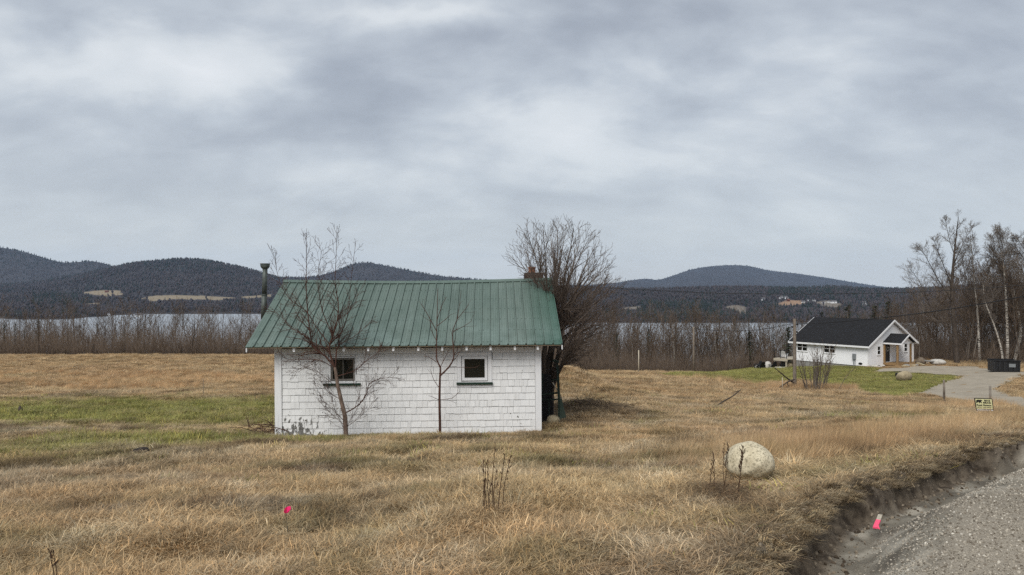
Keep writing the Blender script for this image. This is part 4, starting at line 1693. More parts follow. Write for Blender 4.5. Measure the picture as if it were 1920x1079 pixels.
def sapling_birch():
    rg = random.Random(3)
    Y = 17.25
    TR, BR, TW = Tubes(), Tubes(), Tubes()
    base = at(648, 820, Y)
    limb(TR, [(649, 824), (648, 806), (647, 783), (643, 765), (640, 753), (636, 735), (633, 722), (630, 702), (628, 689)], Y, 0.056, 0.034, 9)
    P = dict(seg=[5, 4, 3], wig=[.10, .13, .16], up=[.25, .12, .1], nch=[6, 4, 0], t0=[.15, .2, .2], ang=[(25, 50), (25, 55), (30, 60)],
             ratio=[.5, .5, .4], rr=[.55, .6, .6], rmin=.0028, sides=[4, 3, 3], cone=.6, tip=.3)
    L = [  # traced limbs: points, r0, r1, side twigs
        ([(628, 690), (610, 668), (592, 656), (584, 640), (580, 614), (576, 576), (574, 531), (574.6, 487), (573.5, 437)], .036, .005, 30),
        ([(628, 690), (620, 668), (617, 651), (622, 636), (627, 620), (633.6, 594), (634, 565), (628, 531), (630, 487), (631.8, 424)], .038, .004, 30),
        ([(629, 688), (631, 657), (636, 645), (636, 631), (647, 609), (653.6, 576), (660, 509), (667, 456)], .024, .004, 20),
        ([(612, 670), (596, 656), (573.5, 631), (547, 616), (529, 596), (507, 576)], .022, .004, 18),
        ([(622, 688), (600, 675.5), (571.6, 674), (541, 674.7), (516.5, 663)], .014, .003, 14),
        ([(631, 706), (663, 696.5), (682, 681), (704, 665), (716.5, 655)], .018, .004, 16),
        ([(647, 775), (673.7, 759), (688, 736), (692, 720), (714, 710), (745, 708)], .022, .004, 18),
        ([(617, 645), (591, 611), (575, 584), (547, 565), (529, 540), (518, 505), (517, 478)], .016, .003, 16),
        ([(622.5, 625), (604.7, 585), (597, 542), (597, 509), (604.7, 464)], .016, .003, 16),
        ([(634, 600), (655, 585), (668, 560), (680, 535)], .010, .003, 10),
        ([(617, 650), (650, 640), (676, 622), (700, 600)], .012, .003, 12),
        ([(580, 620), (560, 596), (545, 560), (530, 534)], .010, .003, 10),
        ([(640, 750), (615, 735), (600, 712), (588, 690)], .010, .003, 10),
        ([(646, 790), (625, 770), (606, 750), (590, 722)], .010, .003, 10),
        ([(646, 798), (630, 784), (612, 768), (597, 750)], .009, .003, 8),
        ([(649, 802), (670, 786), (690, 768), (706, 740)], .009, .003, 9),
        ([(634, 730), (600, 700), (575, 688), (548, 700)], .009, .003, 9),
        ([(648, 812), (638, 790), (628, 770), (622, 745)], .008, .003, 7),
        ([(649, 812), (655, 790), (668, 770), (676, 750)], .008, .003, 6),
    ]
    for pts, r0, r1, n in L:
        o, rad, dirs, ln = limb(BR, pts, Y, r0 * .68, r1 * .8, 5, 0.35, rg)
        sides_from([BR, BR, TW], o, rad, dirs, max(ln * 0.7, 0.8) if ln < 2 else 1.25, 0, P, rg, n * 1.5, 0.12)
    hero_tree('birch_sapling', base, 'young many-branched birch with reddish twigs growing against the left window of the shed', 'tree',
              [('trunk', TR, [M_BIRCHY]), ('limbs', BR, [M_TWIGR]), ('twigs', TW, [M_TWIGR])])


def sapling_thin():
    rg = random.Random(8)
    Y = 17.35
    TR, BR = Tubes(), Tubes()
    base = at(825, 812, Y)
    limb(TR, [(825, 818), (825, 801), (824, 750), (824.5, 725), (825, 705), (825.5, 689), (819, 675), (818.5, 650), (819, 620), (820, 576), (821, 541)], Y, 0.034, 0.005, 7)
    P = dict(seg=[4, 3], wig=[.10, .14], up=[.35, .2], nch=[3, 0], t0=[.2, .2], ang=[(25, 50), (30, 55)], ratio=[.45, .4], rr=[.6, .6],
             rmin=.0028, sides=[3, 3], cone=.5, tip=.35)
    for pts, r0, n in (([(825, 705), (841.5, 689), (850.7, 671), (849.7, 650), (849, 620), (858, 596), (864.6, 545)], .022, 7),
                       ([(819, 622), (800, 587), (786, 565)], .010, 3), ([(819.5, 600), (830, 570), (837.5, 557)], .008, 2),
                       ([(819, 612), (837, 598), (845, 590)], .008, 2), ([(858, 598), (875.7, 576), (878, 570)], .008, 2),
                       ([(849, 622), (870, 612), (884.6, 602)], .008, 2), ([(824, 750), (847.6, 747), (862, 734)], .007, 2),
                       ([(824, 751), (812, 745), (803, 742)], .006, 1), ([(824, 728), (813, 712), (807, 692)], .008, 2),
                       ([(819, 680), (806, 671), (795, 668)], .007, 2), ([(843, 689), (872, 689), (889, 690), (899, 685)], .006, 1),
                       ([(825.5, 689), (836, 668), (842, 655)], .009, 2), ([(850, 668), (862, 660), (868, 657)], .006, 1),
                       ([(819, 640), (808, 618), (806, 590)], .008, 2)):
        o, rad, dirs, ln = limb(BR, pts, Y, r0, .0035, 4, 0.2, rg)
        sides_from([BR, BR], o, rad, dirs, 0.7, 0, P, rg, n, .25)
    hero_tree('thin_sapling', base, 'thin bare sapling growing against the shed wall between its two windows', 'tree',
              [('trunk', TR, [M_TWIGR]), ('twigs', BR, [M_TWIGR])])


def willow():
    rg = random.Random(15)
    Y = 20.6
    TR, BR, TW = Tubes(), Tubes(), Tubes()
    base = at(1026, 795, Y)
    for (pts, r0, r1) in (([(1026, 805), (1026, 770), (1025, 730), (1028, 690), (1034, 655), (1040, 620)], .17, .07),
                          ([(1022, 800), (1020, 750), (1018, 700), (1022, 650), (1030, 610)], .11, .05),
                          ([(1032, 800), (1033, 760), (1035, 715), (1046, 670), (1060, 630)], .10, .05),
                          ([(1028, 790), (1034, 740), (1046, 702), (1070, 660), (1095, 640)], .06, .03)):
        limb(TR, pts, Y, r0, r1, 8, 0.5, rg)
    P = dict(seg=[5, 4, 3], wig=[.09, .11, .13], up=[.32, .25, .15], nch=[8, 5, 0], t0=[.12, .15, .2], ang=[(15, 42), (18, 45), (25, 50)],
             ratio=[.55, .52, .45], rr=[.55, .62, .6], rmin=.0036, sides=[4, 3, 3], cone=.55, tip=.35)
    ends = [(969, 468, 0), (980, 440, 1), (990, 425, -1), (1003, 428, 1), (1018, 418, -1), (1032, 424, .6), (1046, 415, 0), (1060, 418, 1.2), (1075, 414, -1.2),
            (1090, 424, .4), (1104, 432, -.5), (1116, 448, 1), (1126, 468, -1), (1136, 490, .3), (1146, 515, 1.2), (1152, 535, -.8), (1156, 560, .6),
            (1150, 590, -.6), (1135, 618, 1), (1010, 470, .8), (1040, 460, -1.4), (1080, 470, 1.6), (1105, 500, -1.5), (1125, 540, 1.5), (1000, 500, -.3), (1100, 580, .2), (1070, 520, .1), (1130, 520, .2)]
    for (ex, ey, dy) in ends:
        ex, ey = 1052 + (ex - 1052) * 1.0, 650 + (ey - 650) * .93
        sx = rg.choice([1030, 1035, 1040, 1045, 1050])
        sy = rg.uniform(610, 665)
        mx = sx + (ex - sx) * 0.42 + rg.uniform(-6, 6)
        my = sy + (ey - sy) * 0.52
        o, rad, dirs, ln = limb(BR, [(sx, sy, Y), (sx + (ex - sx) * .16, sy + (ey - sy) * .26, Y + dy * .15), (mx, my, Y + dy * .45), (sx + (ex - sx) * .75, sy + (ey - sy) * .8, Y + dy * .8), (ex, ey, Y + dy)], Y, .036, .004, 5, 0, rg, 2)
        sides_from([BR, BR, TW], o, rad, dirs, 1.6, 0, P, rg, 22, .2)
    # low whippy stems spreading to the right
    for (ex, ey, dy) in [(1158, 575, .8), (1165, 600, -.6), (1150, 548, -1.2), (1142, 632, 1), (1118, 596, -1), (1130, 640, .3), (1120, 660, -.5), (1105, 668, .6), (1088, 684, 0), (1140, 610, 0), (1100, 640, -1), (1075, 655, .8)]:
        o, rad, dirs, ln = limb(BR, [(1036, 706 + rg.uniform(-20, 10)), (1056, 682, Y + dy * .3), (1080, (682 + ey) / 2 - 8, Y + dy * .7), (ex, ey, Y + dy)], Y, .024, .005, 4, 0, rg)
        sides_from([BR, BR, TW], o, rad, dirs, 1.15, 0, P, rg, 11, .2)
    hero_tree('bushy_willow', base, 'big bare many-stemmed willow rising behind the right end of the white shed', 'tree',
              [('trunk', TR, [M_WILLOW]), ('limbs', BR, [M_WTWIG]), ('twigs', TW, [M_WTWIG])])


sapling_birch()
sapling_thin()
willow()

# ---- shrub clump by the utility pole


def pole_shrub():
    rg = random.Random(6)
    Y = 57.0
    BR, TW = Tubes(), Tubes()
    base = G(1528, Y)
    P = dict(seg=[4, 3], wig=[.09, .12], up=[.3, .2], nch=[4, 0], t0=[.2, .2], ang=[(18, 45), (25, 50)], ratio=[.5, .4], rr=[.6, .6],
             rmin=.010, sides=[3, 3], cone=.5, tip=.4)
    for i in range(34):
        px = rg.gauss(1527, 13)
        y = Y + rg.uniform(-1, 1)
        g = G(px, y, -.1)
        h = rg.uniform(1.8, 3.4)
        ex = px + (px - 1527) * 1.1 + rg.uniform(-10, 10)
        e = Vector(((ex - 960) / F_PX * y, y + rg.uniform(-.6, .6), g.z + h))
        m = g.lerp(e, .5) + Vector((rg.uniform(-.12, .12), 0, .1))
        pts = [g, g.lerp(m, .5), m, m.lerp(e, .5), e]
        r0 = rg.uniform(.018, .045)
        rad = [r0, r0 * .8, r0 * .6, r0 * .4, .010]
        BR.add(pts, rad, 4)
        dirs = [(pts[k + 1] - pts[k]).normalized() for k in range(4)]
        sides_from([BR, TW], pts, rad, dirs, h * .6, 0, P, rg, 8, .25)
    hero_tree('bare_shrub', base, 'clump of bare grey shrub stems right of the wooden utility pole', 'shrub', [('stems', BR, [M_BARKG]), ('twigs', TW, [M_TWIGB])])
    # dead limbs lying against the pole
    T = Tubes()
    for pts in ([(1488, 718, 57.6), (1474, 708, 57.4), (1462, 698, 57), (1452, 690, 57)], [(1489, 712, 57.6), (1478, 716, 57.3), (1466, 724, 57), (1454, 731, 56.6)], [(1476, 717, 57.3), (1478, 724, 57.1), (1475, 731, 57)]):
        T.add([at(*p) for p in pts], [.07, .055, .045, .03][:len(pts)] if len(pts) == 4 else [.04, .035, .03], 5)
    o = link('fallen_limb', T.mesh('fallen_limb', [M_BARKD], at(1480, 720, 57.3)), None)
    o.location = at(1480, 720, 57.3)
    tag(o, 'dark forked dead limb propped against the foot of the utility pole', 'dead branch')


pole_shrub()

# ================================================================== the white house down the slope
HROT = math.atan2(HG.y, HG.x)
house = empty('house', HOUSE_C, (0, 0, HROT), label='new white house with black roof and small timber porch, below the field on the right', cat='house')
HW, HL, HH = 10.2, 9.75, 2.72           # gable width, length, wall height over the foundation foot
HB = 0.28                               # foundation height
HPK = 5.35


def build_house():
    # foundation and walls
    MB().box(0.06, HW - .06, 0.06, HL - .06, -2.2, HB).build('foundation', M_CONC, house)
    m, nt, b, (N, L, M, MIX, RAMP, NOISE, MAP) = new_mat('white_clapboard')
    b.inputs['Base Color'].default_value = (0.86, 0.86, 0.865, 1)
    b.inputs['Roughness'].default_value = 0.6
    clap = MB()
    nb = 20
    for i in range(nb):
        z0 = HB - 0.02 + i * (HH - HB) / nb
        z1 = z0 + (HH - HB) / nb
        e = 0.022
        for (o, ax) in ((Vector((0, 0, 0)), Vector((0, HL, 0))), ):
            clap.poly([(-e, 0, z0), (-e, HL, z0), (-.004, HL, z1), (-.004, 0, z1)])
            clap.poly([(-e, 0, z0), (-.004, 0, z0), (-.004, HL, z0), (-e, HL, z0)])
        clap.poly([(0, -e, z0), (HW, -e, z0), (HW, -.004, z1), (0, -.004, z1)])
        clap.poly([(0, -e, z0), (HW, -e, z0), (HW, -.004, z0), (0, -.004, z0)])
    body = MB().box(0, HW, 0, HL, HB - .02, HH).build('wall', M_WHITE, house)
    link('clapboard', clap.mesh('clapboard', True), m, body)['kind'] = 'stuff'
    for y in (0.0, HL - 0.12):
        MB().prism([(0, y, HH - .01), (HW, y, HH - .01), (HW / 2, y, HPK - 0.12)], (0, 0.12, 0)).build('gable', M_WHITE, house)
    for (x, y) in ((-.03, -.03), (HW - .09, -.03)):
        MB().box(x, x + .12, y, y + .12, HB - .02, HH).build('corner_board', M_WTRIM, house)
    # main roof
    ov, og = 0.45, 0.38
    sl = (HPK - HH) / (HW / 2)
    for sg, x0 in ((1, -ov), (-1, HW + ov)):
        z0 = HH - ov * sl + 0.03
        ro = MB().obox((x0, -og, z0), (sg * (HW / 2 + ov + .01), 0, (HW / 2 + ov) * sl), (0, HL + 2 * og, 0), (0, 0, 0.10)).build('roof', M_SHING, house)
        MB().obox((x0 - sg * .03, -og - .02, z0 - .15), (sg * .04, 0, 0), (0, HL + 2 * og + .04, 0), (0, 0, .20)).build('gutter_board', M_WTRIM, ro)
        for y in (-og - .045, HL + og):
            MB().obox((x0 - sg * .03, y, z0 - .14), (sg * (HW / 2 + ov + .03), 0, (HW / 2 + ov + .03) * sl), (0, .045, 0), (0, 0, .225)).build('rake_board', M_WTRIM, ro)
        MB().obox((x0, -og, z0 - .06), (sg * (HW / 2 + ov), 0, (HW / 2 + ov) * sl), (0, og - .03, 0), (0, 0, .04)).build('soffit', M_WTRIM, ro)

    def window(o, u, w, z0, z1, pair=False, mull=True):
        """o = corner on the wall, u = unit along wall; normal points outward"""
        we = empty('window')
        we.parent = house
        u = Vector(u)
        n = Vector((u.y, -u.x, 0))
        o = Vector(o)
        f = 0.09
        fr = MB()
        fr.obox(o + Vector((0, 0, z0 - f)), u * w, n * .05, (0, 0, f)).obox(o + Vector((0, 0, z1)), u * w, n * .05, (0, 0, f))
        fr.obox(o + Vector((0, 0, z0 - f)) - u * f, u * f, n * .05, (0, 0, z1 - z0 + 2 * f)).obox(o + Vector((0, 0, z0 - f)) + u * w, u * f, n * .05, (0, 0, z1 - z0 + 2 * f))
        if pair:
            fr.obox(o + u * (w / 2 - .05) + Vector((0, 0, z0)), u * .1, n * .045, (0, 0, z1 - z0))
        if mull:
            fr.obox(o + Vector((0, 0, (z0 + z1) / 2 - .03)), u * w, n * .04, (0, 0, .06))
        fr.build('frame', M_WTRIM, we)
        MB().obox(o + Vector((0, 0, z0)), u * w, n * .028, (0, 0, z1 - z0)).build('pane', M_GLASS, we)
        MB().obox(o + Vector((0, 0, z0 - f - .05)) - u * .12, u * (w + .24), n * .08, (0, 0, .05)).build('sill', M_WTRIM, we)

    # long wall faces -x: along -y reading left to right from outside
    window((-.02, 5.45, 0), (0, -1, 0), 1.35, 1.52, 2.42, True)
    window((-.02, 9.10, 0), (0, -1, 0), 1.30, 1.52, 2.42, True)
    window((1.95, -.02, 0), (1, 0, 0), 0.55, 1.55, 2.42)
    window((7.95, -.02, 0), (1, 0, 0), 0.62, 1.62, 2.48)
    # door with its small light
    d = empty('door')
    d.parent = house
    MB().box(3.72, 4.52, -.05, -.02, .58, 2.52).build('door_leaf', M_CHARC, d)
    MB().box(3.62, 3.72, -.06, -.02, .58, 2.62).box(4.52, 4.60, -.06, -.02, .58, 2.62).box(3.72, 4.52, -.06, -.02, 2.52, 2.62).build('door_frame', M_CHARC, d)
    MB().box(3.98, 4.30, -.06, -.05, 1.85, 2.25).build('door_light', M_GLASS, d)
    MB().box(3.94, 3.98, -.065, -.05, 1.81, 2.29).box(4.30, 4.34, -.065, -.05, 1.81, 2.29).box(3.98, 4.30, -.065, -.05, 2.25, 2.29).box(3.98, 4.30, -.065, -.05, 1.81, 1.85).build('light_frame', M_WTRIM, d)
    MB().box(4.44, 4.48, -.09, -.05, 1.45, 1.56).build('door_handle', M_STEEL, d)
    # meter box, conduit, vent
    mb = empty('meter_box')
    mb.parent = house
    MB().box(-.24, -.022, 1.42, 1.80, .92, 1.60).build('box', M_GREYBOX, mb, bevel=.02)
    MB().tube((-.12, 1.68, .92), (-.12, 1.68, -.1), .045, n=8).build('conduit', M_GREYBOX, mb)
    MB().tube((-.12, 1.50, .92), (-.12, 1.50, .3), .03, n=8).build('conduit', M_GREYBOX, mb)
    v = MB()
    v.prism([(-.02, .9 + .24 * math.cos(t), .5 + .12 * math.sin(t)) for t in np.linspace(0, 2 * math.pi, 16, endpoint=False)], (-.05, 0, 0))
    v.build('vent', M_BLACK, house)
    # porch
    po = empty('porch')
    po.parent = house
    d0, a0, a1 = 1.75, 3.25, 6.35
    fl = 0.50
    MB().box(a0, a1, -d0, -.03, fl - .04, fl).build('porch_floor', M_LUMBER, po)
    MB().box(a0, a1, -d0 - .04, -d0, fl - .24, fl - .005).box(a0 - .04, a0, -d0, -.03, fl - .24, fl - .005).box(a1, a1 + .04, -d0, -.03, fl - .24, fl - .005).build('rim_joist', M_LUMBER, po)
    for (x, y) in ((a0 + .09, -d0 + .09), (a1 - .09, -d0 + .09), (a0 + .09, -.10), (a1 - .09, -.10)):
        MB().box(x - .09, x + .09, y - .09, y + .09, -.15, 2.72).build('post', M_LUMBER, po)
    pz, pr = 2.80, 0.98
    pc = (a0 + a1) / 2 + .13
    hw = 1.78
    dd = 2.2
    MB().box(a0 - .02, a1 + .02, -d0 + .0, -d0 + .2, 2.72, 2.80).build('beam', M_WTRIM, po)
    for sg in (1, -1):
        x0 = pc - sg * hw
        ro = MB().obox((x0, -dd, pz + .02), (sg * (hw + .005), 0, pr), (0, dd - .02, 0), (0, 0, .08)).build('porch_roof', M_SHING, po)
        MB().obox((x0 - sg * .03, -dd - .02, pz - .10), (sg * .035, 0, 0), (0, dd - .01, 0), (0, 0, .16)).build('gutter_board', M_WTRIM, ro)
        MB().obox((x0, -dd - .045, pz - .08), (sg * hw, 0, pr), (0, .045, 0), (0, 0, .19)).build('rake_board', M_WTRIM, ro)
    MB().prism([(pc - hw + .1, -d0 + .02, pz), (pc + hw - .1, -d0 + .02, pz), (pc, -d0 + .02, pz + pr - .06)], (0, .06, 0)).build('porch_gable', M_WHITE, po)
    MB().box(a0 - .1, a0 + .5, -d0 - .75, -d0 - .06, .0, .22).build('step', M_LUMBER, po)
    MB().box(a1 - 1.2, a1 - .1, -d0 - .6, -d0 - .06, .02, .18).build('step', M_LUMBER, po)
    # raised deck at the far end
    de = empty('deck')
    de.parent = house
    MB().box(-1.1, 4.5, HL + .05, HL + 2.0, .30, .40).build('deck_floor', M_LATH, de)
    MB().box(-1.15, -1.1, HL + .05, HL + 2.05, .10, .40).box(-1.1, 4.5, HL + 2.0, HL + 2.05, .10, .40).build('rim_joist', M_LATH, de)
    for (x, y) in ((-1.0, HL + 1.9), (1.5, HL + 1.9), (-1.0, HL + .3)):
        MB().box(x - .07, x + .07, y - .07, y + .07, -2.2, .30).build('post', M_LATH, de)
    for y in np.linspace(HL + .2, HL + 1.95, 3):
        MB().box(-1.1, -1.04, y - .03, y + .03, .40, 1.42).build('rail_post', M_BLACK, de)
    MB().box(-1.12, -1.02, HL + .2, HL + 2.0, 1.40, 1.46).box(-1.09, -1.05, HL + .2, HL + 2.0, .55, .59).build('handrail', M_BLACK, de)


build_house()


# ---- adirondack chairs


def chair_proto():
    t = empty('garden_chair')
    o = MB().obox((-.28, -.28, .34), (.56, 0, 0), (0, .52, -.12), (0, 0, .04)).build('seat', M_BLACK, t)
    for i in range(5):
        x = -.27 + i * .112
        h = .72 - abs(i - 2) * .05
        MB().obox((x, .20, .26), (.095, 0, 0), (0, .28 * h / .72, h), (0, .03, 0)).build('back_slat', M_BLACK, t)
    for s in (-1, 1):
        MB().box(s * .36 - .07, s * .36 + .07, -.36, .36, .52, .55).build('armrest', M_BLACK, t)
        MB().box(s * .33 - .03, s * .33 + .03, -.33, -.25, 0, .52).build('leg', M_BLACK, t)
        MB().obox((s * .33 - .03, .18, 0), (.06, 0, 0), (0, .10, 0), (0, .06, .52)).build('leg', M_BLACK, t)
    return t


def copy_tree(o, parent=None):
    c = o.copy()
    COL.objects.link(c)
    c.parent = parent
    for ch in list(o.children):
        copy_tree(ch, c)
    return c


ch0 = chair_proto()
spots = [(1421, 98.0, 1.9, 'black wooden garden chair farthest left in the row at the lawn edge'), (1428, 96.0, .2, 'black wooden garden chair seen from behind, in front of the grey round rock'),
         (1449, 97.0, .3, 'black wooden garden chair standing alone between the grey rock and the deck'), (1469.5, 96.5, -.6, 'black garden chair under the deck of the white house')]
for i, (px, Y, a, lb) in enumerate(spots):
    o = ch0 if i == 0 else copy_tree(ch0)
    o.location = G(px, Y)
    o.rotation_euler = (0, 0, math.pi + a)
    tag(o, lb, 'garden chair', 'black chairs by the lawn edge')
wc = copy_tree(ch0)
for c in wc.children:
    c.data = c.data.copy()
    c.data.materials.clear()
    c.data.materials.append(M_WTRIM)
wc.location = house_pt(-.3, HL + 1.1, .40)
wc.rotation_euler = (0, 0, 2.4)
if 'group' in wc.keys():
    del wc['group']
tag(wc, 'white garden chair on the raised deck of the white house', 'garden chair')

# ---- rocks and boulders near the house
p = G(1439, 98.5)
rock('boulder', p + Vector((0, 0, .25)), .55, .5, .62, M_BOULD3, 5, 'grey rounded rock behind the black garden chairs')
p = G(1479, 96.5)
rock('boulder', p + Vector((0, 0, .3)), .45, .4, .45, M_BOULD2, 6, 'tan rock under the deck beside the utility pole')
p = G(1420, 98.5)
rock('boulder', p + Vector((0, 0, .12)), .40, .3, .30, M_BOULD3, 31, 'low whitish rock left of the garden chairs on the lawn')
for i, (px, Y, s) in enumerate(((1456, 96.5, .22), (1463, 96.2, .25), (1472, 96.0, .24), (1446, 96.3, .16))):
    rock('stone', G(px, Y) + Vector((0, 0, .05)), s * 1.5, s, s * .5, M_BOULD3, 60 + i, 'flat pale stone in the row edging the gravel under the deck', 'stone', 'pale edging stones under the deck')
Yb = 68.0
p = G(1695.5, Yb)
bb = rock('boulder', p + Vector((0, 0, .36)), .70, .5, .58, M_BOULD2, 9, 'tan blocky boulder on the green lawn beside the driveway', rough=.22)
mbx = empty('post_box', G(1683, Yb + .4), label='small black post box beside the tan lawn boulder', cat='post box')
MB().box(-.04, .04, -.04, .04, -.1, .5).build('post', M_BLACK, mbx)
MB().box(-.13, .13, -.2, .2, .38, .72).build('box', M_BLACK, mbx, bevel=.03)
p = G(1758, 89)
rock('boulder', p + Vector((0, 0, .30)), .85, .6, .42, M_BOULD3, 12, 'big white boulder at the back of the driveway beside a flat slab', rough=.18)
sl = MB().box(-.6, .6, -.4, .4, 0, .16).build('stone_slab', M_CONC, bevel=.03)
sl.location = G(1745, 89) + Vector((0, 0, .35))
sl.rotation_euler = (0, .05, .3)
tag(sl, 'flat grey stone slab leaning on the white boulder at the driveway end', 'slab')
p = G(1726, 89.5)
rock('boulder', p + Vector((0, 0, .3)), .55, .5, .5, simple('brown_stone', srgb(108, 96, 82), .95, .3, 5), 14, 'brown rounded stump-like rock right of the house porch')
rg_ = random.Random(9)
for i in range(26):
    t = rg_.random()
    a, b = (1.9 + 6.6 * t, -2.6 - 1.1 * rg_.random()) if i % 3 else (rg_.uniform(-.6, 2.4), -.5 - rg_.random() * .7)
    q = house_pt(a, b, 0)
    s = rg_.uniform(.10, .24)
    rock('stone', Vector((q.x, q.y, float(ground_z(q.x, q.y)) + .09)), s * 1.4, s, s * .7, [M_BOULD3, M_BOULD2, M_CONC][i % 3], 100 + i,
         'small loose stone edging the bed before the house porch', 'stone', 'stones round the porch bed', sub=2)

# ---- skip (roll-off container)
YD = 75.0
sk = empty('skip_container', G(1888, YD), (0, 0, -.25), label='black steel rubbish skip parked at the right end of the driveway', cat='skip')


def build_skip():
    w, dp, h = 2.3, 1.7, 1.12
    b = MB()
    x0, x1 = -w / 2, w / 2
    b.box(x0, x1, 0, .05, .12, h).box(x0, x1, dp - .05, dp, .12, h).box(x0, x0 + .05, .05, dp - .05, .12, h).box(x1 - .05, x1, .05, dp - .05, .12, h).box(x0, x1, .0, dp, .07, .12)
    b.build('body', M_BLACK, sk)
    for i, x in enumerate(np.linspace(x0 + .06, x1 - .06, 6)):
        MB().box(x - .045, x + .045, -.085, -.002, .12, h - .08).build('rib', M_CHARC, sk)
    MB().box(x0 - .04, x1 + .04, -.07, .06, h - .001, h + .09).box(x0 - .04, x1 + .04, dp - .06, dp + .05, h - .001, h + .09).build('rim', M_BLACK, sk)
    MB().box(.15, .72, -.10, -.087, .55, .88).build('label_panel', M_GREYBOX, sk)
    for x in (x0 + .3, x1 - .3):
        MB().tube((x, .25, .09), (x, dp - .25, .09), .09, n=10).build('roller', M_STEEL, sk)


build_skip()

# ---- for-sale sign
YSG = 25.0
sg0 = at(1833, 780, YSG)
sg0.z = float(ground_z(sg0.x, sg0.y))
sign = empty('estate_sign', sg0, label='leaning yellow and white estate agent sign with a bear in the grass by the driveway', cat='sign')


def sgp(px, py, dy=0.0):
    return at(px, py, YSG + dy) - sg0


def text_part(body, px0, px1, py, hpx, mat, bold=.0, fontshear=0):
    """flat lettering lying on the sign face: from px0 to px1, centred on py"""
    cu = bpy.data.curves.new('lettering', 'FONT')
    cu.body = body
    cu.align_x = 'CENTER'
    cu.align_y = 'CENTER'
    cu.size = 1.0
    cu.offset = bold
    cu.resolution_u = 2
    tmp = bpy.data.objects.new('lettering', cu)
    COL.objects.link(tmp)
    dg = bpy.context.evaluated_depsgraph_get()
    me = bpy.data.meshes.new_from_object(tmp.evaluated_get(dg))
    bpy.data.objects.remove(tmp)
    xs = [v.co.x for v in me.vertices]
    ys = [v.co.y for v in me.vertices]
    w, h = max(xs) - min(xs), max(ys) - min(ys)
    cx, cy = (max(xs) + min(xs)) / 2, (max(ys) + min(ys)) / 2
    u = (sgp(1862.4, 772) - sgp(1833, 771))
    u.normalize()
    n = u.cross(Vector((0, 0, 1)))
    k = F_PX / YSG
    W_, H_ = (px1 - px0) / k, hpx / k
    c = sgp((px0 + px1) / 2, py, -.016)
    lean = math.tan(R(11.5))
    for v in me.vertices:
        lx, ly = (v.co.x - cx) / w * W_, (v.co.y - cy) / h * H_
        v.co = c + u * (lx - ly * lean) + Vector((0, -.001, ly))
    me.materials.clear()
    return link('lettering', me, mat, sign)


def build_sign():
    # photo corners of the leaning frame
    TL, TR_, BL, BR_ = (1827.3, 747.2), (1859.6, 748.2), (1832.5, 781.5), (1863.8, 782.5)
    YEL = simple('sign_cream_yellow', srgb(212, 208, 160), .6, .05, 6)
    WHT = simple('sign_white', srgb(226, 228, 234), .6, .03, 6)
    INK = simple('sign_black_ink', (.012, .012, .012), .6)
    NAVY = simple('sign_navy_ink', srgb(42, 44, 62), .6)

    def lerp(a, b, t):
        return (a[0] + (b[0] - a[0]) * t, a[1] + (b[1] - a[1]) * t)
    for nm, a, b, w in (('frame_leg', lerp(TL, BL, 0), (1833.3, 786)), ('frame_leg', TR_, (1864.3, 787))) and [('frame_leg', TL, (1833.1, 786), .022), ('frame_leg', TR_, (1864.4, 787), .022),
                         ('frame_bar', TL, TR_, .022), ('frame_bar', lerp(TL, BL, .58), lerp(TR_, BR_, .58), .020), ('frame_bar', lerp(TL, BL, .80), lerp(TR_, BR_, .80), .014)]:
        MB().bar(sgp(*a), sgp(*b), w).build(nm, M_BLACK, sign)

    def panel(t0, t1, mat, nm):
        a, b = lerp(TL, BL, t0), lerp(TR_, BR_, t0)
        c, d = lerp(TR_, BR_, t1), lerp(TL, BL, t1)
        MB().prism([sgp(*q, -.008) for q in (a, b, c, d)], (0, .010, 0)).build(nm, mat, sign)
    panel(.02, .565, YEL, 'upper_panel')
    panel(.595, .79, WHT, 'lower_panel')
    # bear emblem: dark walking bear in profile
    pts = [(1830.1, 752.2), (1830.6, 750.9), (1832.0, 750.0), (1834.5, 749.8), (1836.6, 750.1), (1837.9, 749.7), (1839.0, 750.0), (1840.0, 750.4), (1841.8, 751.0), (1842.0, 751.7), (1840.4, 752.1),
           (1839.6, 752.8), (1840.0, 754.1), (1841.2, 755.4), (1841.3, 756.2), (1839.7, 756.1), (1838.3, 754.7), (1837.4, 753.9), (1837.0, 755.3), (1836.9, 756.5), (1835.3, 756.4), (1835.4, 754.2),
           (1834.0, 753.9), (1832.9, 754.6), (1832.3, 756.0), (1830.6, 755.9), (1830.4, 754.2)]
    MB().prism([sgp(*q, -.0105) for q in pts], (0, -.004, 0)).build('bear_emblem', INK, sign)
    text_part('BIG', 1845.5, 1856.5, 751.6, 3.1, INK, .03)
    text_part('BEAR', 1843.5, 1858.6, 755.6, 3.1, INK, .03)
    text_part('Real Estate', 1831.3, 1859.0, 760.0, 2.9, INK, .03)
    text_part('(802) 744-6844', 1832.6, 1858.8, 764.2, 2.1, INK, .02)
    text_part('Brandon Nicholas', 1832.4, 1861.4, 770.5, 2.0, NAVY, .02)
    text_part('802 673-1174', 1835.5, 1859.4, 774.0, 2.0, NAVY, .02)


build_sign()

# ---- posts, poles, stakes


def post(name, px, py_top, py_bot, Y, r, mat, label, cat, cap=False):
    g = G(px, Y)
    top = at(px, py_top, Y)
    me = Tubes()
    me.add([(0, 0, -.25), (0.004, 0, (top.z - g.z) * .5), (-.003, 0, top.z - g.z)], [r, r * .95, r * .9], 10)
    m = me.mesh(name, [mat])
    bm = bmesh.new()
    bm.from_mesh(m)
    bmesh.ops.holes_fill(bm, edges=bm.edges)
    bm.to_mesh(m)
    bm.free()
    o = link(name, m)
    o.location = g
    return tag(o, label, cat)


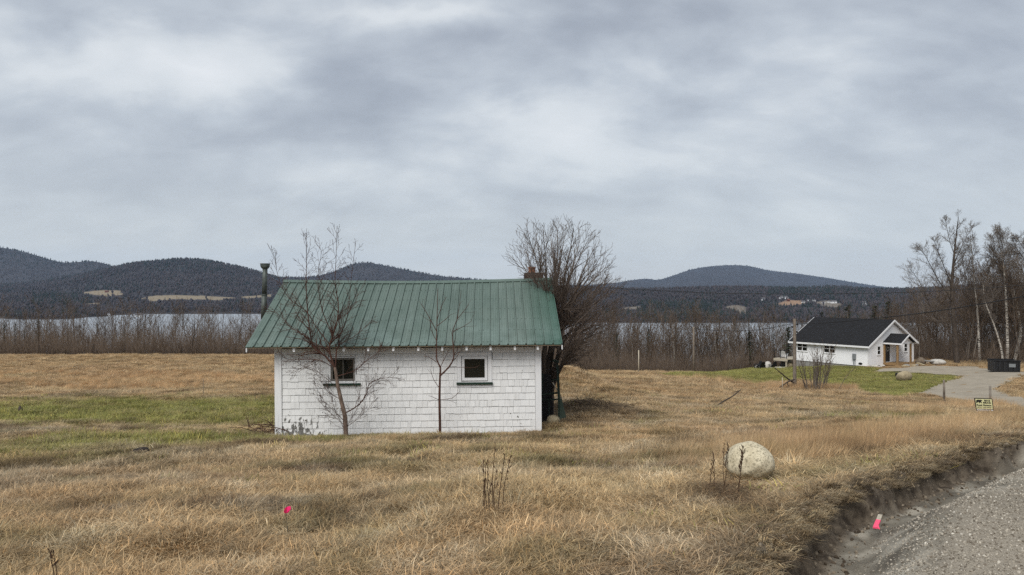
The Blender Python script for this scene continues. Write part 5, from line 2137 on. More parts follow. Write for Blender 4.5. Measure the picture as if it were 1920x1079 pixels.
post('fence_post', 1770, 712.5, 758, 37.5, .055, M_POLE, 'weathered wooden post at the edge of the driveway, left of the estate sign', 'post')
post('fence_post', 1856.5, 724, 758, 37.0, .055, M_BARKP, 'pale wooden post standing directly behind the estate sign', 'post')
post('thin_post', 1197.5, 657, 702, 72.0, .055, M_LATH, 'slim pale post at the field edge right of the willow', 'post')
post('marker_stake', 1467, 708, 722, 55.0, .03, M_LATH, 'pale wooden marker stake in the grass left of the utility pole', 'stake')
post('thin_stake', 381, 710, 738, 34.0, .012, M_POLE, 'thin dark stake at the top edge of the green strip', 'stake')
post('power_pole', 1300.5, 613, 702, 84.0, .115, M_POLE, 'tall grey utility pole at the lawn edge in front of the woods', 'pole')


def utility_pole():
    Y = 58.0
    g = G(1490, Y)
    top = at(1490, 598, Y)
    h = top.z - g.z
    t = empty('utility_pole', g, label='wooden utility pole with wires beside the bare shrub', cat='pole')
    T = Tubes()
    T.add([(0, 0, -.4), (0.0, 0, h * .5), (-.01, 0, h - .05), (-.01, 0, h)], [.135, .125, .11, .09], 12)
    link('pole_shaft', T.mesh('pole_shaft', [M_POLE]), None, t)
    for z, x in ((h - .42, .19), (h - .62, -.20), (h - 1.0, .18)):
        MB().tube((0, 0, z), (x, 0, z), .03, n=8).build('bracket', M_BLACK, t)
        MB().tube((x, 0, z - .08), (x, 0, z + .08), .06, n=8).build('insulator', M_CHARC, t)
    return g, h


UPG, UPH = utility_pole()


def cable(pts, r, label, name='overhead_cable', group=None):
    T = Tubes()
    V = [Vector(p) for p in pts]
    out = []
    for i in range(len(V) - 1):
        p0, p1, p2, p3 = V[max(i - 1, 0)], V[i], V[i + 1], V[min(i + 2, len(V) - 1)]
        for k in range(8):
            t = k / 8
            out.append(0.5 * ((2 * p1) + (p2 - p0) * t + (2 * p0 - 5 * p1 + 4 * p2 - p3) * t * t + (3 * p1 - p0 - 3 * p2 + p3) * t ** 3))
    out.append(V[-1])
    T.add(out, [r] * len(out), 5)
    o = link(name, T.mesh(name, [M_WIRE]))
    return tag(o, label, 'cable', group)


post('power_pole', 1000, 531, 700, 72.0, .15, M_POLE, 'utility pole standing behind the willow and chimney, carrying the long line', 'pole')
cable([at(1000, 532, 72), at(1100, 537.5, 71), at(1200, 543.5, 70), at(1330, 549.5, 69), at(1450, 551.5, 68), at(1580, 551, 67), at(1700, 548.5, 66), at(1810, 543, 65), at(1920, 535, 64), at(2060, 522, 63)],
      .026, 'long black overhead line sagging from the willow to the right edge')
cable([at(1301, 616, 84), at(1340, 620, 80), at(1400, 620.5, 72), at(1440, 616, 66), at(1487, 607, 58)], .022, 'thin wire running from the far grey pole to the nearer pole')
cable([at(1493, 608, 58), at(1540, 606, 56), at(1600, 601.5, 53.5), at(1660, 595.5, 51), at(1720, 588.5, 48.5), at(1800, 577, 45), at(1920, 556, 41), at(2060, 526, 37)],
      .030, 'thick black service cable running from the near pole to the right over the house roof')
cable([at(1820, 487, 60), at(1880, 479, 56), at(1920, 474.5, 54), at(2060, 458, 50)], .014, 'faint wire crossing the birch tops at the right edge')

# ================================================================== woods


def conifer(seed, h, wide, dens=1.0):
    rg = np.random.default_rng(seed)
    V, F = [], []
    n = int(150 * dens)
    for i in range(n):
        t = (i + rg.random()) / n
        z = h * (0.04 + 0.94 * t)
        L = wide * (1 - t) ** 0.8 * rg.uniform(.6, 1.15) + .05 * h * .3
        a = rg.uniform(0, 6.283)
        dx, dy = math.cos(a), math.sin(a)
        droop = rg.uniform(-.35, .05) if t < .7 else rg.uniform(-.1, .6)
        # a bough: ragged fan of leaf blades along its length
        for k in range(6):
            s = (k + rg.random()) / 6
            cx, cy, cz = dx * L * s, dy * L * s, z + droop * L * s
            w = (.30 - .12 * s) * wide * .55
            a2 = a + rg.uniform(-1.1, 1.1)
            ex, ey = math.cos(a2), math.sin(a2)
            b = len(V)
            V += [(cx - ey * w * .4, cy + ex * w * .4, cz), (cx + ey * w * .4, cy - ex * w * .4, cz + rg.uniform(-.05, .05)),
                  (cx + ex * w * 1.3, cy + ey * w * 1.3, cz + rg.uniform(-.25, .12) * w * 2)]
            F.append((b, b + 1, b + 2))
    me = np_mesh('needles', np.array(V), [np.array(F)], False, [M_NEEDLE])
    T = Tubes()
    T.add([(0, 0, -.5), (0, 0, h * .5), (0, 0, h)], [h * .022, h * .014, h * .003], 6)
    return me, T.mesh('trunk', [M_BARKD])


def bare_tree(seed, h, style):
    """one bare tree of the wood as a single small mesh"""
    rg = random.Random(seed)
    TR, BR = Tubes(), Tubes()
    P = dict(seg=[6, 4, 3], wig=[.045, .10, .14], up=[.10, .42, .3], nch=[26, 7, 0], t0=[.26, .12, .2], ang=[(25, 52), (22, 48), (25, 50)],
             ratio=[.36, .55, .4], rr=[.5, .6, .6], rmin=.010, sides=[5, 3, 3], cone=.55, tip=.18)
    if style == 'spread':
        P.update(nch=[15, 8, 0], ratio=[.52, .5, .4], t0=[.18, .15, .2], ang=[(30, 60), (25, 50), (25, 50)])
    if style == 'bush':
        n = rg.randint(4, 6)
        P.update(seg=[5, 4, 3], nch=[9, 6, 0], t0=[.15, .15, .2], ratio=[.45, .5, .4])
        for i in range(n):
            a = rg.uniform(0, 6.28)
            d = Vector((math.cos(a) * .3, math.sin(a) * .3, 1)).normalized()
            grow([BR], (math.cos(a) * .15, math.sin(a) * .15, -.3), d, h * rg.uniform(.7, 1.05), h * .0075, 0, P, rg)
    else:
        grow([TR, BR], (0, 0, -.4), Vector((rg.gauss(0, .05), rg.gauss(0, .05), 1)), h + .4, h * (.0095 if style == 'slim' else .013), 0, P, rg)
    return TR, BR


PROTO = {}


def tree_proto(key, seed, h, style, bark):
    TR, BR = bare_tree(seed, h, style)
    mt = TR.mesh('trunk', [bark]) if TR.g else None
    mb_ = BR.mesh('branches', [M_TWIGB])
    PROTO.setdefault(key, []).append((mt, mb_, h))


for i in range(6):
    tree_proto('slim', 200 + i, 8.0, 'slim', [M_BARKG, M_BARKP, M_BARKG, M_BARKD, M_BARKG, M_BARKP][i])
for i in range(4):
    tree_proto('spread', 300 + i, 8.5, 'spread', [M_BARKG, M_BARKD, M_BARKG, M_BARKD][i])
for i in range(3):
    tree_proto('bush', 400 + i, 5.5, 'bush', M_BARKG)


def place_tree(kind, px, Y, h, rg, label, group, name='bare_tree', cat='tree', idx=None):
    mt, mb_, h0 = PROTO[kind][rg.randrange(len(PROTO[kind])) if idx is None else idx]
    g = G(px, Y, -.1)
    look = {'slim': ['slim grey', 'slim pale-trunked', 'narrow grey', 'slim dark-trunked', 'straight grey', 'straight pale-trunked'], 'spread': ['spreading grey', 'spreading dark', 'wide-crowned grey', 'wide-crowned dark'], 'bush': ['low many-stemmed', 'bushy many-stemmed', 'short many-stemmed']}[kind][PROTO[kind].index((mt, mb_, h0))]
    t = empty(name, g, (0, 0, rg.uniform(0, 6.28)), label=look + ' ' + label, cat=cat, group=group)
    s = h / h0
    t.scale = (s * rg.uniform(.85, 1.15), s * rg.uniform(.85, 1.15), s)
    if mt is not None:
        link('trunk', mt, None, t)
    link('branches', mb_, None, t)
    return t


def belts():
    rg = random.Random(77)
    LB = 'bare tree in the wood edging the far left field'
    for i in range(95):
        px = -150 + 760 * (i + rg.random()) / 95
        Y = rg.choice([rg.uniform(100, 106), rg.uniform(103, 118), rg.uniform(110, 130)])
        g = G(px, Y)
        top = rg.uniform(564, 600) if Y > 104 else rg.uniform(580, 610)
        h = max(3.2, at(px, top, Y).z - g.z)
        k = rg.choice(['slim', 'slim', 'slim', 'spread', 'spread', 'bush'])
        place_tree(k, px, Y, h, rg, LB, 'bare trees behind the left field')
    RB = 'bare tree in the wood between the willow and the white house'
    for i in range(105):
        px = 1040 + 470 * (i + rg.random()) / 105
        y0 = np.interp(px, [1040, 1150, 1300, 1420, 1510], [80, 84, 98, 106, 108])
        Y = y0 + rg.choice([rg.uniform(0, 5), rg.uniform(2, 15), rg.uniform(8, 25)])
        g = G(px, Y)
        top = rg.uniform(594, 634) if Y < y0 + 6 else rg.uniform(578, 615)
        if px < 1120:
            top -= 4
        h = max(3.0, at(px, top, Y).z - g.z)
        k = rg.choice(['slim', 'slim', 'spread', 'spread', 'bush'])
        place_tree(k, px, Y, h, rg, RB, 'bare trees between the willow and the house')
    HBt = 'tall bare tree in the wood behind the white house and driveway'
    for i in range(100):
        px = 1500 + 520 * ((i + rg.random()) / 100) ** .78
        y0 = np.interp(px, [1500, 1640, 1720, 1800, 1860, 2020], [112, 108, 99, 93, 90, 88])
        Y = y0 + rg.choice([rg.uniform(0, 6), rg.uniform(3, 18), rg.uniform(8, 30)])
        g = G(px, Y)
        lo = np.interp(px, [1500, 1600, 1700, 1760, 1850, 2020], [592, 572, 548, 520, 490, 470])
        top = lo + abs(rg.gauss(0, 1)) * 26 + rg.uniform(-4, 16)
        h = max(4.0, at(px, top, Y).z - g.z)
        k = rg.choice(['slim', 'slim', 'slim', 'spread'])
        place_tree(k, px, Y, h, rg, HBt, 'bare trees behind the house')
    # evergreens, each in its own place
    cf = [conifer(500 + i, 8.0, w, d) for i, (w, d) in enumerate(((1.5, 1.1), (1.1, .9), (2.4, 1.1)))]
    ev = [(8, 104, 606, 0, 'dark spruce at the left edge of the wood behind the field', M_NEEDLE), (28, 103, 604, 1, 'narrow dark spruce second from the left edge of the wood', M_NEEDLE),
          (46, 106, 618, 0, 'squat dark spruce right of the two at the left edge', M_NEEDLE), (72, 108, 600, 2, 'broad dark evergreen among bare trunks in the left wood', M_NEEDLE), (233, 103, 618, 1, 'small dark cedar alone in the middle of the left wood', M_NEEDLE),
          (150, 109, 610, 0, 'brownish evergreen between pale trunks in the left wood', M_NEEDLE), (1156, 85, 622, 1, 'brown-green cedar in the wood right of the willow', M_NEEDLE),
          (1215, 100, 612, 1, 'slim cedar left of the far utility pole', M_NEEDLE), (1405, 112, 620, 2, 'broad evergreen in the wood behind the lawn', M_NEEDLE), (1345, 112, 624, 0, 'dark evergreen right of the far utility pole', M_NEEDLE),
          (1478, 104, 612, 2, 'dark pine standing just left of the near utility pole', M_NEEDLE), (1572, 150, 572, 1, 'narrow dark spruce rising behind the house roof', M_NEEDLE),
          (1590, 145, 571, 2, 'broad dark pine rising behind the middle of the house roof', M_NEEDLE), (1640, 128, 572, 2, 'ragged pine behind the right part of the house roof', M_NEEDLE),
          (1665, 125, 564, 2, 'tall thin pine right behind the house gable', M_NEEDLE), (1540, 150, 584, 0, 'small dark spruce behind the left part of the house roof', M_NEEDLE),
          (1450, 116, 622, 1, 'slim evergreen behind the garden chairs', M_NEEDLE), (1120, 92, 630, 0, 'low brown evergreen behind the willow twigs', M_NEEDLE)]
    for px, Y, top, k, lb, _ in ev:
        g = G(px, Y, -.1)
        h = at(px, top, Y).z - g.z
        t = empty('evergreen_tree', g, (0, 0, rg.uniform(0, 6)), label=lb, cat='evergreen tree')
        t.scale = (h / 8 * .95, h / 8 * .95, h / 8)
        link('needles', cf[k][0], None, t)
        link('trunk', cf[k][1], None, t)


belts()


def underbrush():
    rng = np.random.default_rng(31)
    bands = [(-460, 600, lambda p: 97.5 + 0 * p, 5000, 26), (600, 1040, lambda p: np.interp(p, [600, 1040], [97, 80]), 2600, 26), (1030, 1520, lambda p: np.interp(p, [1040, 1150, 1300, 1420, 1510], [78, 80, 95, 104, 106]), 3000, 28),
             (1500, 2260, lambda p: np.interp(p, [1500, 1640, 1720, 1800, 1860, 2060], [110, 106, 98, 92, 89, 86]), 4400, 30)]
    Vs, Fs, nv = [], [], 0
    bands = [q + (1.0,) for q in bands] + [(-460, 1040, lambda p: np.interp(p, [600, 1040], [101, 92]), 5600, 30, 1.4), (1030, 1520, lambda p: np.interp(p, [1040, 1150, 1300, 1420, 1510], [92, 95, 112, 120, 122]), 1900, 40, 2.0), (1500, 2060, lambda p: np.interp(p, [1500, 1640, 1720, 1800, 1860, 2060], [118, 112, 104, 98, 95, 92]), 2200, 34, 2.2)]
    for (a, b, fy, n, dp, hs) in bands:
        px = rng.uniform(a, b, n)
        y = fy(px) + rng.random(n) ** 1.3 * dp
        x = (px - 960) / F_PX * y
        z = ground_z(x, y) - .1
        h = rng.uniform(.8, 4.6, n) * hs * (0.35 + 1.25 * fbm(x, y, 6, 3, 3))
        for k in range(4):
            hh = h * (1.0 if k == 0 else rng.uniform(.4, .8, n))
            lean = rng.normal(0, .25 if k == 0 else .42, (n, 2)) * hh[:, None]
            s0 = 0.0 if k == 0 else rng.uniform(0, .35, n)
            bx, by = x + rng.normal(0, .05, n), y
            bz = z + h * s0
            w = .022 if k == 0 else .013
            t = rng.uniform(0, 6.28, n)
            P = [np.stack([bx + math.cos(q) * w * np.ones(n), by + math.sin(q) * w * np.ones(n), bz], -1) for q in (0.3, 2.4, 4.5)]
            P.append(np.stack([bx + lean[:, 0], by + lean[:, 1], bz + hh], -1))
            P = np.stack(P, 1).reshape(-1, 3)
            base = nv + np.arange(n)[:, None, None] * 4
            Fs.append((base + np.array([[0, 1, 3], [1, 2, 3], [2, 0, 3]])[None]).reshape(-1, 3))
            Vs.append(P)
            nv += n * 4
    V = np.concatenate(Vs)
    me = np_mesh('underbrush', V, Fs, False, [M_TWIGB])
    tag(link('underbrush', me), kind='stuff', label='bare brown brush filling the foot of the woods', cat='brush')


underbrush()


def right_trees():
    rg = random.Random(41)
    P = dict(seg=[6, 5, 4, 3], wig=[.06, .09, .12, .14], up=[.15, .30, .15, .2], nch=[24, 12, 3, 0], t0=[.25, .08, .15, .2], ang=[(25, 50), (22, 48), (25, 52), (25, 50)],
             ratio=[.44, .52, .7, .4], rr=[.5, .55, .55, .6], rmin=.0075, sides=[8, 5, 3, 3], cone=.5, tip=.2)

    def big(name, cat, Y, trunk, r0, r1, extra, n, lenf, label, bark, twig, t0=.35):
        TR, BR, TW = Tubes(), Tubes(), Tubes()
        base = G(trunk[0][0], Y)
        o, rad, dirs, ln = limb(TR, [(trunk[0][0], trunk[0][1] + 4)] + trunk[1:], Y, r0, r1, 9, 0, rg, 3)
        sides_from([BR, BR, TW, TW], o, rad, dirs, ln * lenf, 0, P, rg, n * 1.4, t0)
        for pts, a, b, k in extra:
            o, rad, dirs, ln2 = limb(BR, pts, Y, a * .62, b * .7, 6, 1.6, rg, 2)
            sides_from([BR, BR, TW, TW], o, rad, dirs, ln2 * .66, 0, P, rg, k * 1.5, .15)
        hero_tree(name, base, label, cat, [('trunk', TR, [bark]), ('branches', BR, [twig]), ('twigs', TW, [M_GTWIG])])

    big('bare_maple', 'tree', 90, [(1795, 690), (1793, 660), (1790, 620), (1786, 575), (1785, 530), (1788, 490), (1792, 450), (1797, 408)], .36, .03,
        [([(1794, 640), (1775, 615), (1752, 590), (1738, 560), (1722, 525), (1706, 505)], .14, .02, 14),
         ([(1786, 565), (1765, 535), (1748, 505), (1735, 480), (1728, 470)], .11, .02, 14),
         ([(1785, 535), (1770, 500), (1758, 470), (1752, 450)], .09, .02, 12),
         ([(1787, 500), (1800, 470), (1812, 445), (1825, 425)], .08, .02, 12),
         ([(1790, 480), (1780, 450), (1775, 425), (1772, 412)], .07, .02, 10),
         ([(1786, 545), (1808, 515), (1822, 480), (1828, 450)], .08, .02, 10)],
        16, .26, 'tall bare dark-barked tree with a wide crown behind the driveway', M_BARKD, M_BARKD, .45)
    big('white_birch', 'birch tree', 92, [(1837, 692), (1836, 655), (1834, 610), (1832, 575), (1828, 540), (1825, 505), (1822, 470), (1820, 452)], .16, .02,
        [([(1836, 620), (1848, 590), (1852, 560), (1850, 530), (1853, 500)], .09, .02, 12), ([(1831, 565), (1815, 530), (1806, 500), (1804, 470)], .07, .02, 12)],
        14, .25, 'white-barked birch with a forked trunk standing left of the skip', M_BIRCHW, M_BARKG, .4)
    big('white_birch', 'birch tree', 89, [(1880, 694), (1879, 665), (1872, 635), (1862, 605), (1852, 580), (1846, 560), (1843, 530)], .13, .02,
        [([(1858, 592), (1862, 560), (1868, 530), (1870, 500)], .06, .02, 10)],
        12, .3, 'slim white birch leaning left behind the skip', M_BIRCHW, M_BARKG, .45)
    big('white_birch', 'birch tree', 90, [(1888, 694), (1889, 650), (1888, 600), (1886, 560), (1884, 525), (1880, 490), (1874, 460), (1868, 440)], .19, .02,
        [([(1886, 560), (1878, 520), (1866, 490), (1852, 470)], .07, .02, 14), ([(1885, 540), (1892, 500), (1890, 465), (1882, 435)], .07, .02, 14), ([(1884, 520), (1870, 480), (1860, 455), (1862, 440)], .06, .02, 12)],
        16, .25, 'upright white birch directly behind the middle of the skip', M_BIRCHW, M_BARKG, .4)
    big('white_birch', 'birch tree', 91, [(1900, 694), (1906, 660), (1913, 630), (1911, 600), (1905, 565), (1896, 535), (1883, 510), (1872, 490), (1860, 470)], .22, .03,
        [([(1903, 555), (1890, 520), (1870, 495), (1850, 480)], .08, .02, 14), ([(1890, 525), (1885, 490), (1878, 455), (1874, 432)], .07, .02, 14), ([(1908, 580), (1916, 540), (1924, 500), (1930, 460)], .08, .02, 14)],
        16, .25, 'crooked white birch curving left above the right end of the skip', M_BIRCHW, M_BARKG, .4)
    big('bare_maple', 'tree', 86, [(1962, 700), (1960, 640), (1955, 590), (1948, 545), (1940, 500), (1932, 455)], .26, .03,
        [([(1950, 560), (1925, 520), (1905, 495), (1888, 480)], .10, .02, 12), ([(1945, 525), (1920, 485), (1905, 465), (1900, 450)], .09, .02, 12), ([(1940, 510), (1925, 475), (1912, 455), (1908, 445)], .08, .02, 12)],
        14, .3, 'bare tree at the right edge of the photo reaching branches inward', M_BARKG, M_BARKG, .4)
    big('pale_snag', 'tree', 84 + 16, [(1262, 712), (1264, 670), (1263, 640), (1261, 620), (1262, 604)], .10, .03, [([(1263, 655), (1256, 640), (1250, 628)], .04, .015, 4), ([(1263, 648), (1268, 632), (1270, 622)], .04, .015, 4)],
        6, .18, 'pale broken birch snag in the wood left of the far utility pole', M_BIRCHW, M_BARKP, .4)
    big('white_birch', 'birch tree', 108, [(1369, 702), (1368, 670), (1366, 640), (1364, 615)], .12, .02, [([(1370, 702), (1373, 670), (1374, 640), (1374, 618)], .11, .02, 6)],
        8, .25, 'twin-stemmed pale birch in the wood behind the lawn', M_BIRCHW, M_BARKP, .45)


right_trees()

# ================================================================== far houses


def hill_at(px, py, H):
    i = int(np.argmin(np.abs(H['px'] - px)))
    Zc = H['Z'][:, i]
    pyc = 539.5 + (1.6 - Zc) / H['Y'] * F_PX
    ok = (pyc <= py) & (H['Y'] <= H['Yr'])
    k = int(np.argmax(ok)) if ok.any() else len(Zc) // 2
    return Vector((H['X'][k, i], H['Y'][k], Zc[k]))


M_FROOF = simple('far_grey_roof', srgb(92, 90, 92), .9)
M_FRED = simple('far_brown_wall', srgb(98, 60, 46), .9)


def far_house(px, py, wpx, hpx, label, wall=M_WTRIM, roof=M_FROOF, rot=0.2, H=None, steep=1.0):
    p = hill_at(px, py, H or HILLS[3])
    k = F_PX / p.y
    w, h = wpx / k, hpx / k
    t = empty('far_house', p, (0, 0, rot), label=label, cat='house')
    d = max(6.0, w * .6)
    MB().box(-w / 2, w / 2, -d / 2, d / 2, -3, h * .62).build('wall', wall, t)
    o = h * .06
    MB().prism([(-w / 2 - o, -d / 2 - o, h * .62), (-w / 2 - o, d / 2 + o, h * .62), (-w / 2 - o, 0, h * (.62 + .5 * steep))], (w + 2 * o, 0, 0)).build('roof', roof, t)
    for i in range(max(1, int(w / 7))):
        x = -w / 2 + w * (i + .5) / max(1, int(w / 7))
        MB().box(x - 1.0, x + 1.0, -d / 2 - .12, -d / 2, h * .2, h * .45).build('window', M_DARKG, t)


for a in ((1427, 566, 6, 7, 'tiny white steep-gabled house on the far slope, leftmost across the lake'), (1466.5, 561, 15, 5, 'long white house above the brown bare ground on the far slope'),
          (1503, 569, 6, 4, 'small white shed right of the bare brown ground on the far slope'), (1515.5, 566, 6, 4, 'small white house on the far slope, left one of a near pair'),
          (1526, 566, 6, 4, 'small white house on the far slope, right one of a near pair'), (1544, 569, 5, 3, 'tiny white outbuilding among the far hillside clearings'),
          (1551, 568, 5, 3, 'tiny pale cabin beside a clearing on the far slope'), (1564, 569, 10, 5, 'wide pale house at the right end of the far clearing'),
          (1623, 573, 7, 7, 'white gabled house half hidden in far trees above the white house roof'), (1653, 571, 4, 3, 'tiny white house among far trees over the house gable'),
          (1110, 566, 7, 3, 'white cottage seen through the willow twigs across the lake')):
    far_house(*a)
far_house(1482, 566, 5, 4, 'small brown barn on the bare ground across the lake', M_FRED, M_FRED)
far_house(203, 549, 6, 3, 'tiny reddish barn in the far left meadow', M_FRED, M_FRED, .2, HILLS[2])
for a in ((23, 594, 9, 6, 'white lakeside cottage at the far left shore'), (38.5, 594, 6, 6, 'narrow white lakeside cottage, second from the left'), (92, 593, 8, 4, 'low pale lakeside cottage across the lake, third from the left'),
          (202, 592, 4, 5, 'tiny pale lakeside cabin among far trees'), (231, 598, 5, 3, 'tiny white boathouse at the far shore'), (265, 597, 13, 8, 'large pale lakeside house across the left arm of the lake')):
    far_house(*a)

# ================================================================== grass and other ground cover


def tuft_mesh(name, n, rad, ln, elev, azs, droop, width, seed, mat, nseg=3, radial=False, jit=.31):
    rng = np.random.default_rng(seed)
    a0 = rng.random(n) * 6.283
    rr = rad * np.sqrt(rng.random(n))
    bx, by = np.cos(a0) * rr, np.sin(a0) * rr
    az = a0 + rng.normal(0, .5, n) if radial else rng.normal(0, R(azs), n)
    L = rng.uniform(*ln, n)
    e = np.radians(rng.uniform(*elev, n))
    dr = np.radians(rng.uniform(*droop, n))
    w = width * rng.uniform(.6, 1.3, n)
    p = np.stack([bx, by, np.full(n, -.02)], -1)
    V = []
    az2 = az.copy()
    for k in range(nseg + 1):
        side = np.stack([-np.sin(az2), np.cos(az2), np.zeros(n)], -1)
        ww = (w * (1 - (k / nseg) ** 1.6))[:, None]
        if k < nseg:
            V.append(p - side * ww / 2)
            V.append(p + side * ww / 2)
        else:
            V.append(p)
        d = np.stack([np.cos(az2) * np.cos(e), np.sin(az2) * np.cos(e), np.sin(e)], -1)
        p = p + d * (L / nseg)[:, None]
        p[:, 2] = np.maximum(p[:, 2], .006 + rng.random(n) * .03)
        e = e - dr / nseg * rng.uniform(.6, 1.4, n)
        az2 = az2 + rng.normal(0, .25, n)
    m = 2 * nseg + 1
    V = np.stack(V, 1).reshape(-1, 3)
    base = np.arange(n)[:, None, None] * m
    q = np.array([[2 * k, 2 * k + 1, 2 * k + 3, 2 * k + 2] for k in range(nseg - 1)])
    t = np.array([[2 * nseg - 2, 2 * nseg - 1, 2 * nseg]])
    me = np_mesh(name, V, [(base + q[None]).reshape(-1, 4), (base + t[None]).reshape(-1, 3)], False, [mat])
    b = np.clip(rng.normal(0.97, jit, n), .28, 1.75)
    hue = rng.normal(0, .06, n)
    c = np.stack([b * (1 + hue), b, b * (1 - hue * 1.2)], -1)
    set_attr(me, 'shade', np.repeat(c, m, axis=0))
    return me


def scatter(name, proto_me, proto_at, P, rot, sc, tint, label, cat, kind='stuff'):
    """many copies of one real tuft, past counting: points carry turn, size and tint"""
    po = link(proto_me.name, proto_me)
    po.location = proto_at
    tag(po, label, cat, None, kind)
    kk = len(P) // 2
    po['tint'] = [float(v) for v in tint[kk]]
    po.scale = [float(v) for v in sc[kk]]
    po.rotation_euler = [float(v) for v in rot[kk]]
    me = bpy.data.meshes.new(name)
    n = len(P)
    me.vertices.add(n)
    me.vertices.foreach_set('co', np.asarray(P, dtype=np.float32).ravel())
    set_attr(me, 'turn', rot, 'FLOAT_VECTOR')
    set_attr(me, 'size', sc, 'FLOAT_VECTOR')
    set_attr(me, 'tint', tint)
    o = link(name, me)
    tag(o, label, cat, None, kind)
    ng = bpy.data.node_groups.new(name, 'GeometryNodeTree')
    ng.interface.new_socket('Geometry', in_out='INPUT', socket_type='NodeSocketGeometry')
    ng.interface.new_socket('Geometry', in_out='OUTPUT', socket_type='NodeSocketGeometry')
    gi, go = ng.nodes.new('NodeGroupInput'), ng.nodes.new('NodeGroupOutput')
    mp = ng.nodes.new('GeometryNodeMeshToPoints')
    ip = ng.nodes.new('GeometryNodeInstanceOnPoints')
    oi = ng.nodes.new('GeometryNodeObjectInfo')
    oi.inputs['Object'].default_value = po
    oi.inputs['As Instance'].default_value = True

    def attr(nm):
        a = ng.nodes.new('GeometryNodeInputNamedAttribute')
        a.data_type = 'FLOAT_VECTOR'
        a.inputs['Name'].default_value = nm
        return a.outputs['Attribute']
    er = ng.nodes.new('FunctionNodeEulerToRotation')
    ln = ng.links.new
    ln(gi.outputs[0], mp.inputs['Mesh'])
    ln(mp.outputs[0], ip.inputs['Points'])
    ln(oi.outputs['Geometry'], ip.inputs['Instance'])
    ln(attr('turn'), er.inputs[0])
    ln(er.outputs[0], ip.inputs['Rotation'])
    ln(attr('size'), ip.inputs['Scale'])
    ln(ip.outputs[0], go.inputs[0])
    md = o.modifiers.new('scatter', 'NODES')
    md.node_group = ng
    return o


def free_ground(x, y):
    d, _ = road_d(x, y)
    ok = d > 0.80
    ok &= ~in_poly(x, y, DRIVE)
    sx, sy = x - SO.x, y - SO.y
    s = sx * math.cos(YAW) + sy * math.sin(YAW)
    b = -sx * math.sin(YAW) + sy * math.cos(YAW)
    ok &= ~((s > -.05) & (s < SL + .05) & (b > .03) & (b < SD + .05))
    hx, hy = x - HOUSE_C.x, y - HOUSE_C.y
    a = hx * HG.x + hy * HG.y
    b = hx * HF.x + hy * HF.y
    ok &= ~((a > -.1) & (a < HW + .1) & (b > -.1) & (b < HL + .1))
    ok &= ~((a > 1) & (a < 8) & (b > -2.4) & (b < .1))
    ok &= np.hypot(x - BOULDER[0], y - BOULDER[1]) > .26
    return ok


def sample(rng, n, y0, y1, pw, x0=-460, x1=2220):
    """ground points seen between depths y0 and y1; density per square metre falls as Y**-pw"""
    n = int(n * (x1 - x0) / 2100) if (x0, x1) == (-460, 2220) else n
    u = rng.random(n)
    k = 2 - pw
    y = (y0 ** k + u * (y1 ** k - y0 ** k)) ** (1 / k) if abs(k) > 1e-6 else y0 * (y1 / y0) ** u
    px = rng.uniform(x0, x1, n)
    return (px - 960) / F_PX * y, y


LIN = lambda *c: np.array(srgb(*c))
STRAW = LIN(198, 172, 132)
TAN = LIN(174, 141, 104)
GREY = LIN(166, 150, 126)
BROWN = LIN(106, 85, 63)
OLIVE = LIN(132, 122, 84)
GRN = LIN(138, 139, 72)
GRN2 = LIN(160, 154, 94)


def tints(rng, x, y, green=None):
    n = len(x)
    g, dirt, org = zones(x, y)
    a = fbm(x, y, 1.1, 101, 3)
    b = fbm(x, y, 2.6, 111, 3)
    c = fbm(x, y, .7, 121, 2)
    T = np.repeat(STRAW[None], n, 0)

    def mix(T, col, f):
        f = np.clip(f, 0, 1)[:, None]
        return T * (1 - f) + col[None] * f
    T = mix(T, TAN, org * .75)
    nearf = np.clip(1.25 - y / 60, .35, 1)
    T = mix(T, GREY, (b - .47) * 2.6 * nearf)
    T = mix(T, BROWN, (a - .545) * 5.5 * nearf)
    T = mix(T, OLIVE, (c - .50) * 2.0 * nearf)
    T = mix(T, LIN(222, 204, 172), (fbm(x, y, .45, 131, 2) - .58) * 2.0 * nearf)
    gg = g * rng.uniform(.55, 1.1, n)
    T = mix(T, GRN * 1.0, gg * .9)
    T = mix(T, BROWN * .8, dirt * .55)
    T = T * rng.uniform(.58, 1.28, n)[:, None]
    return T


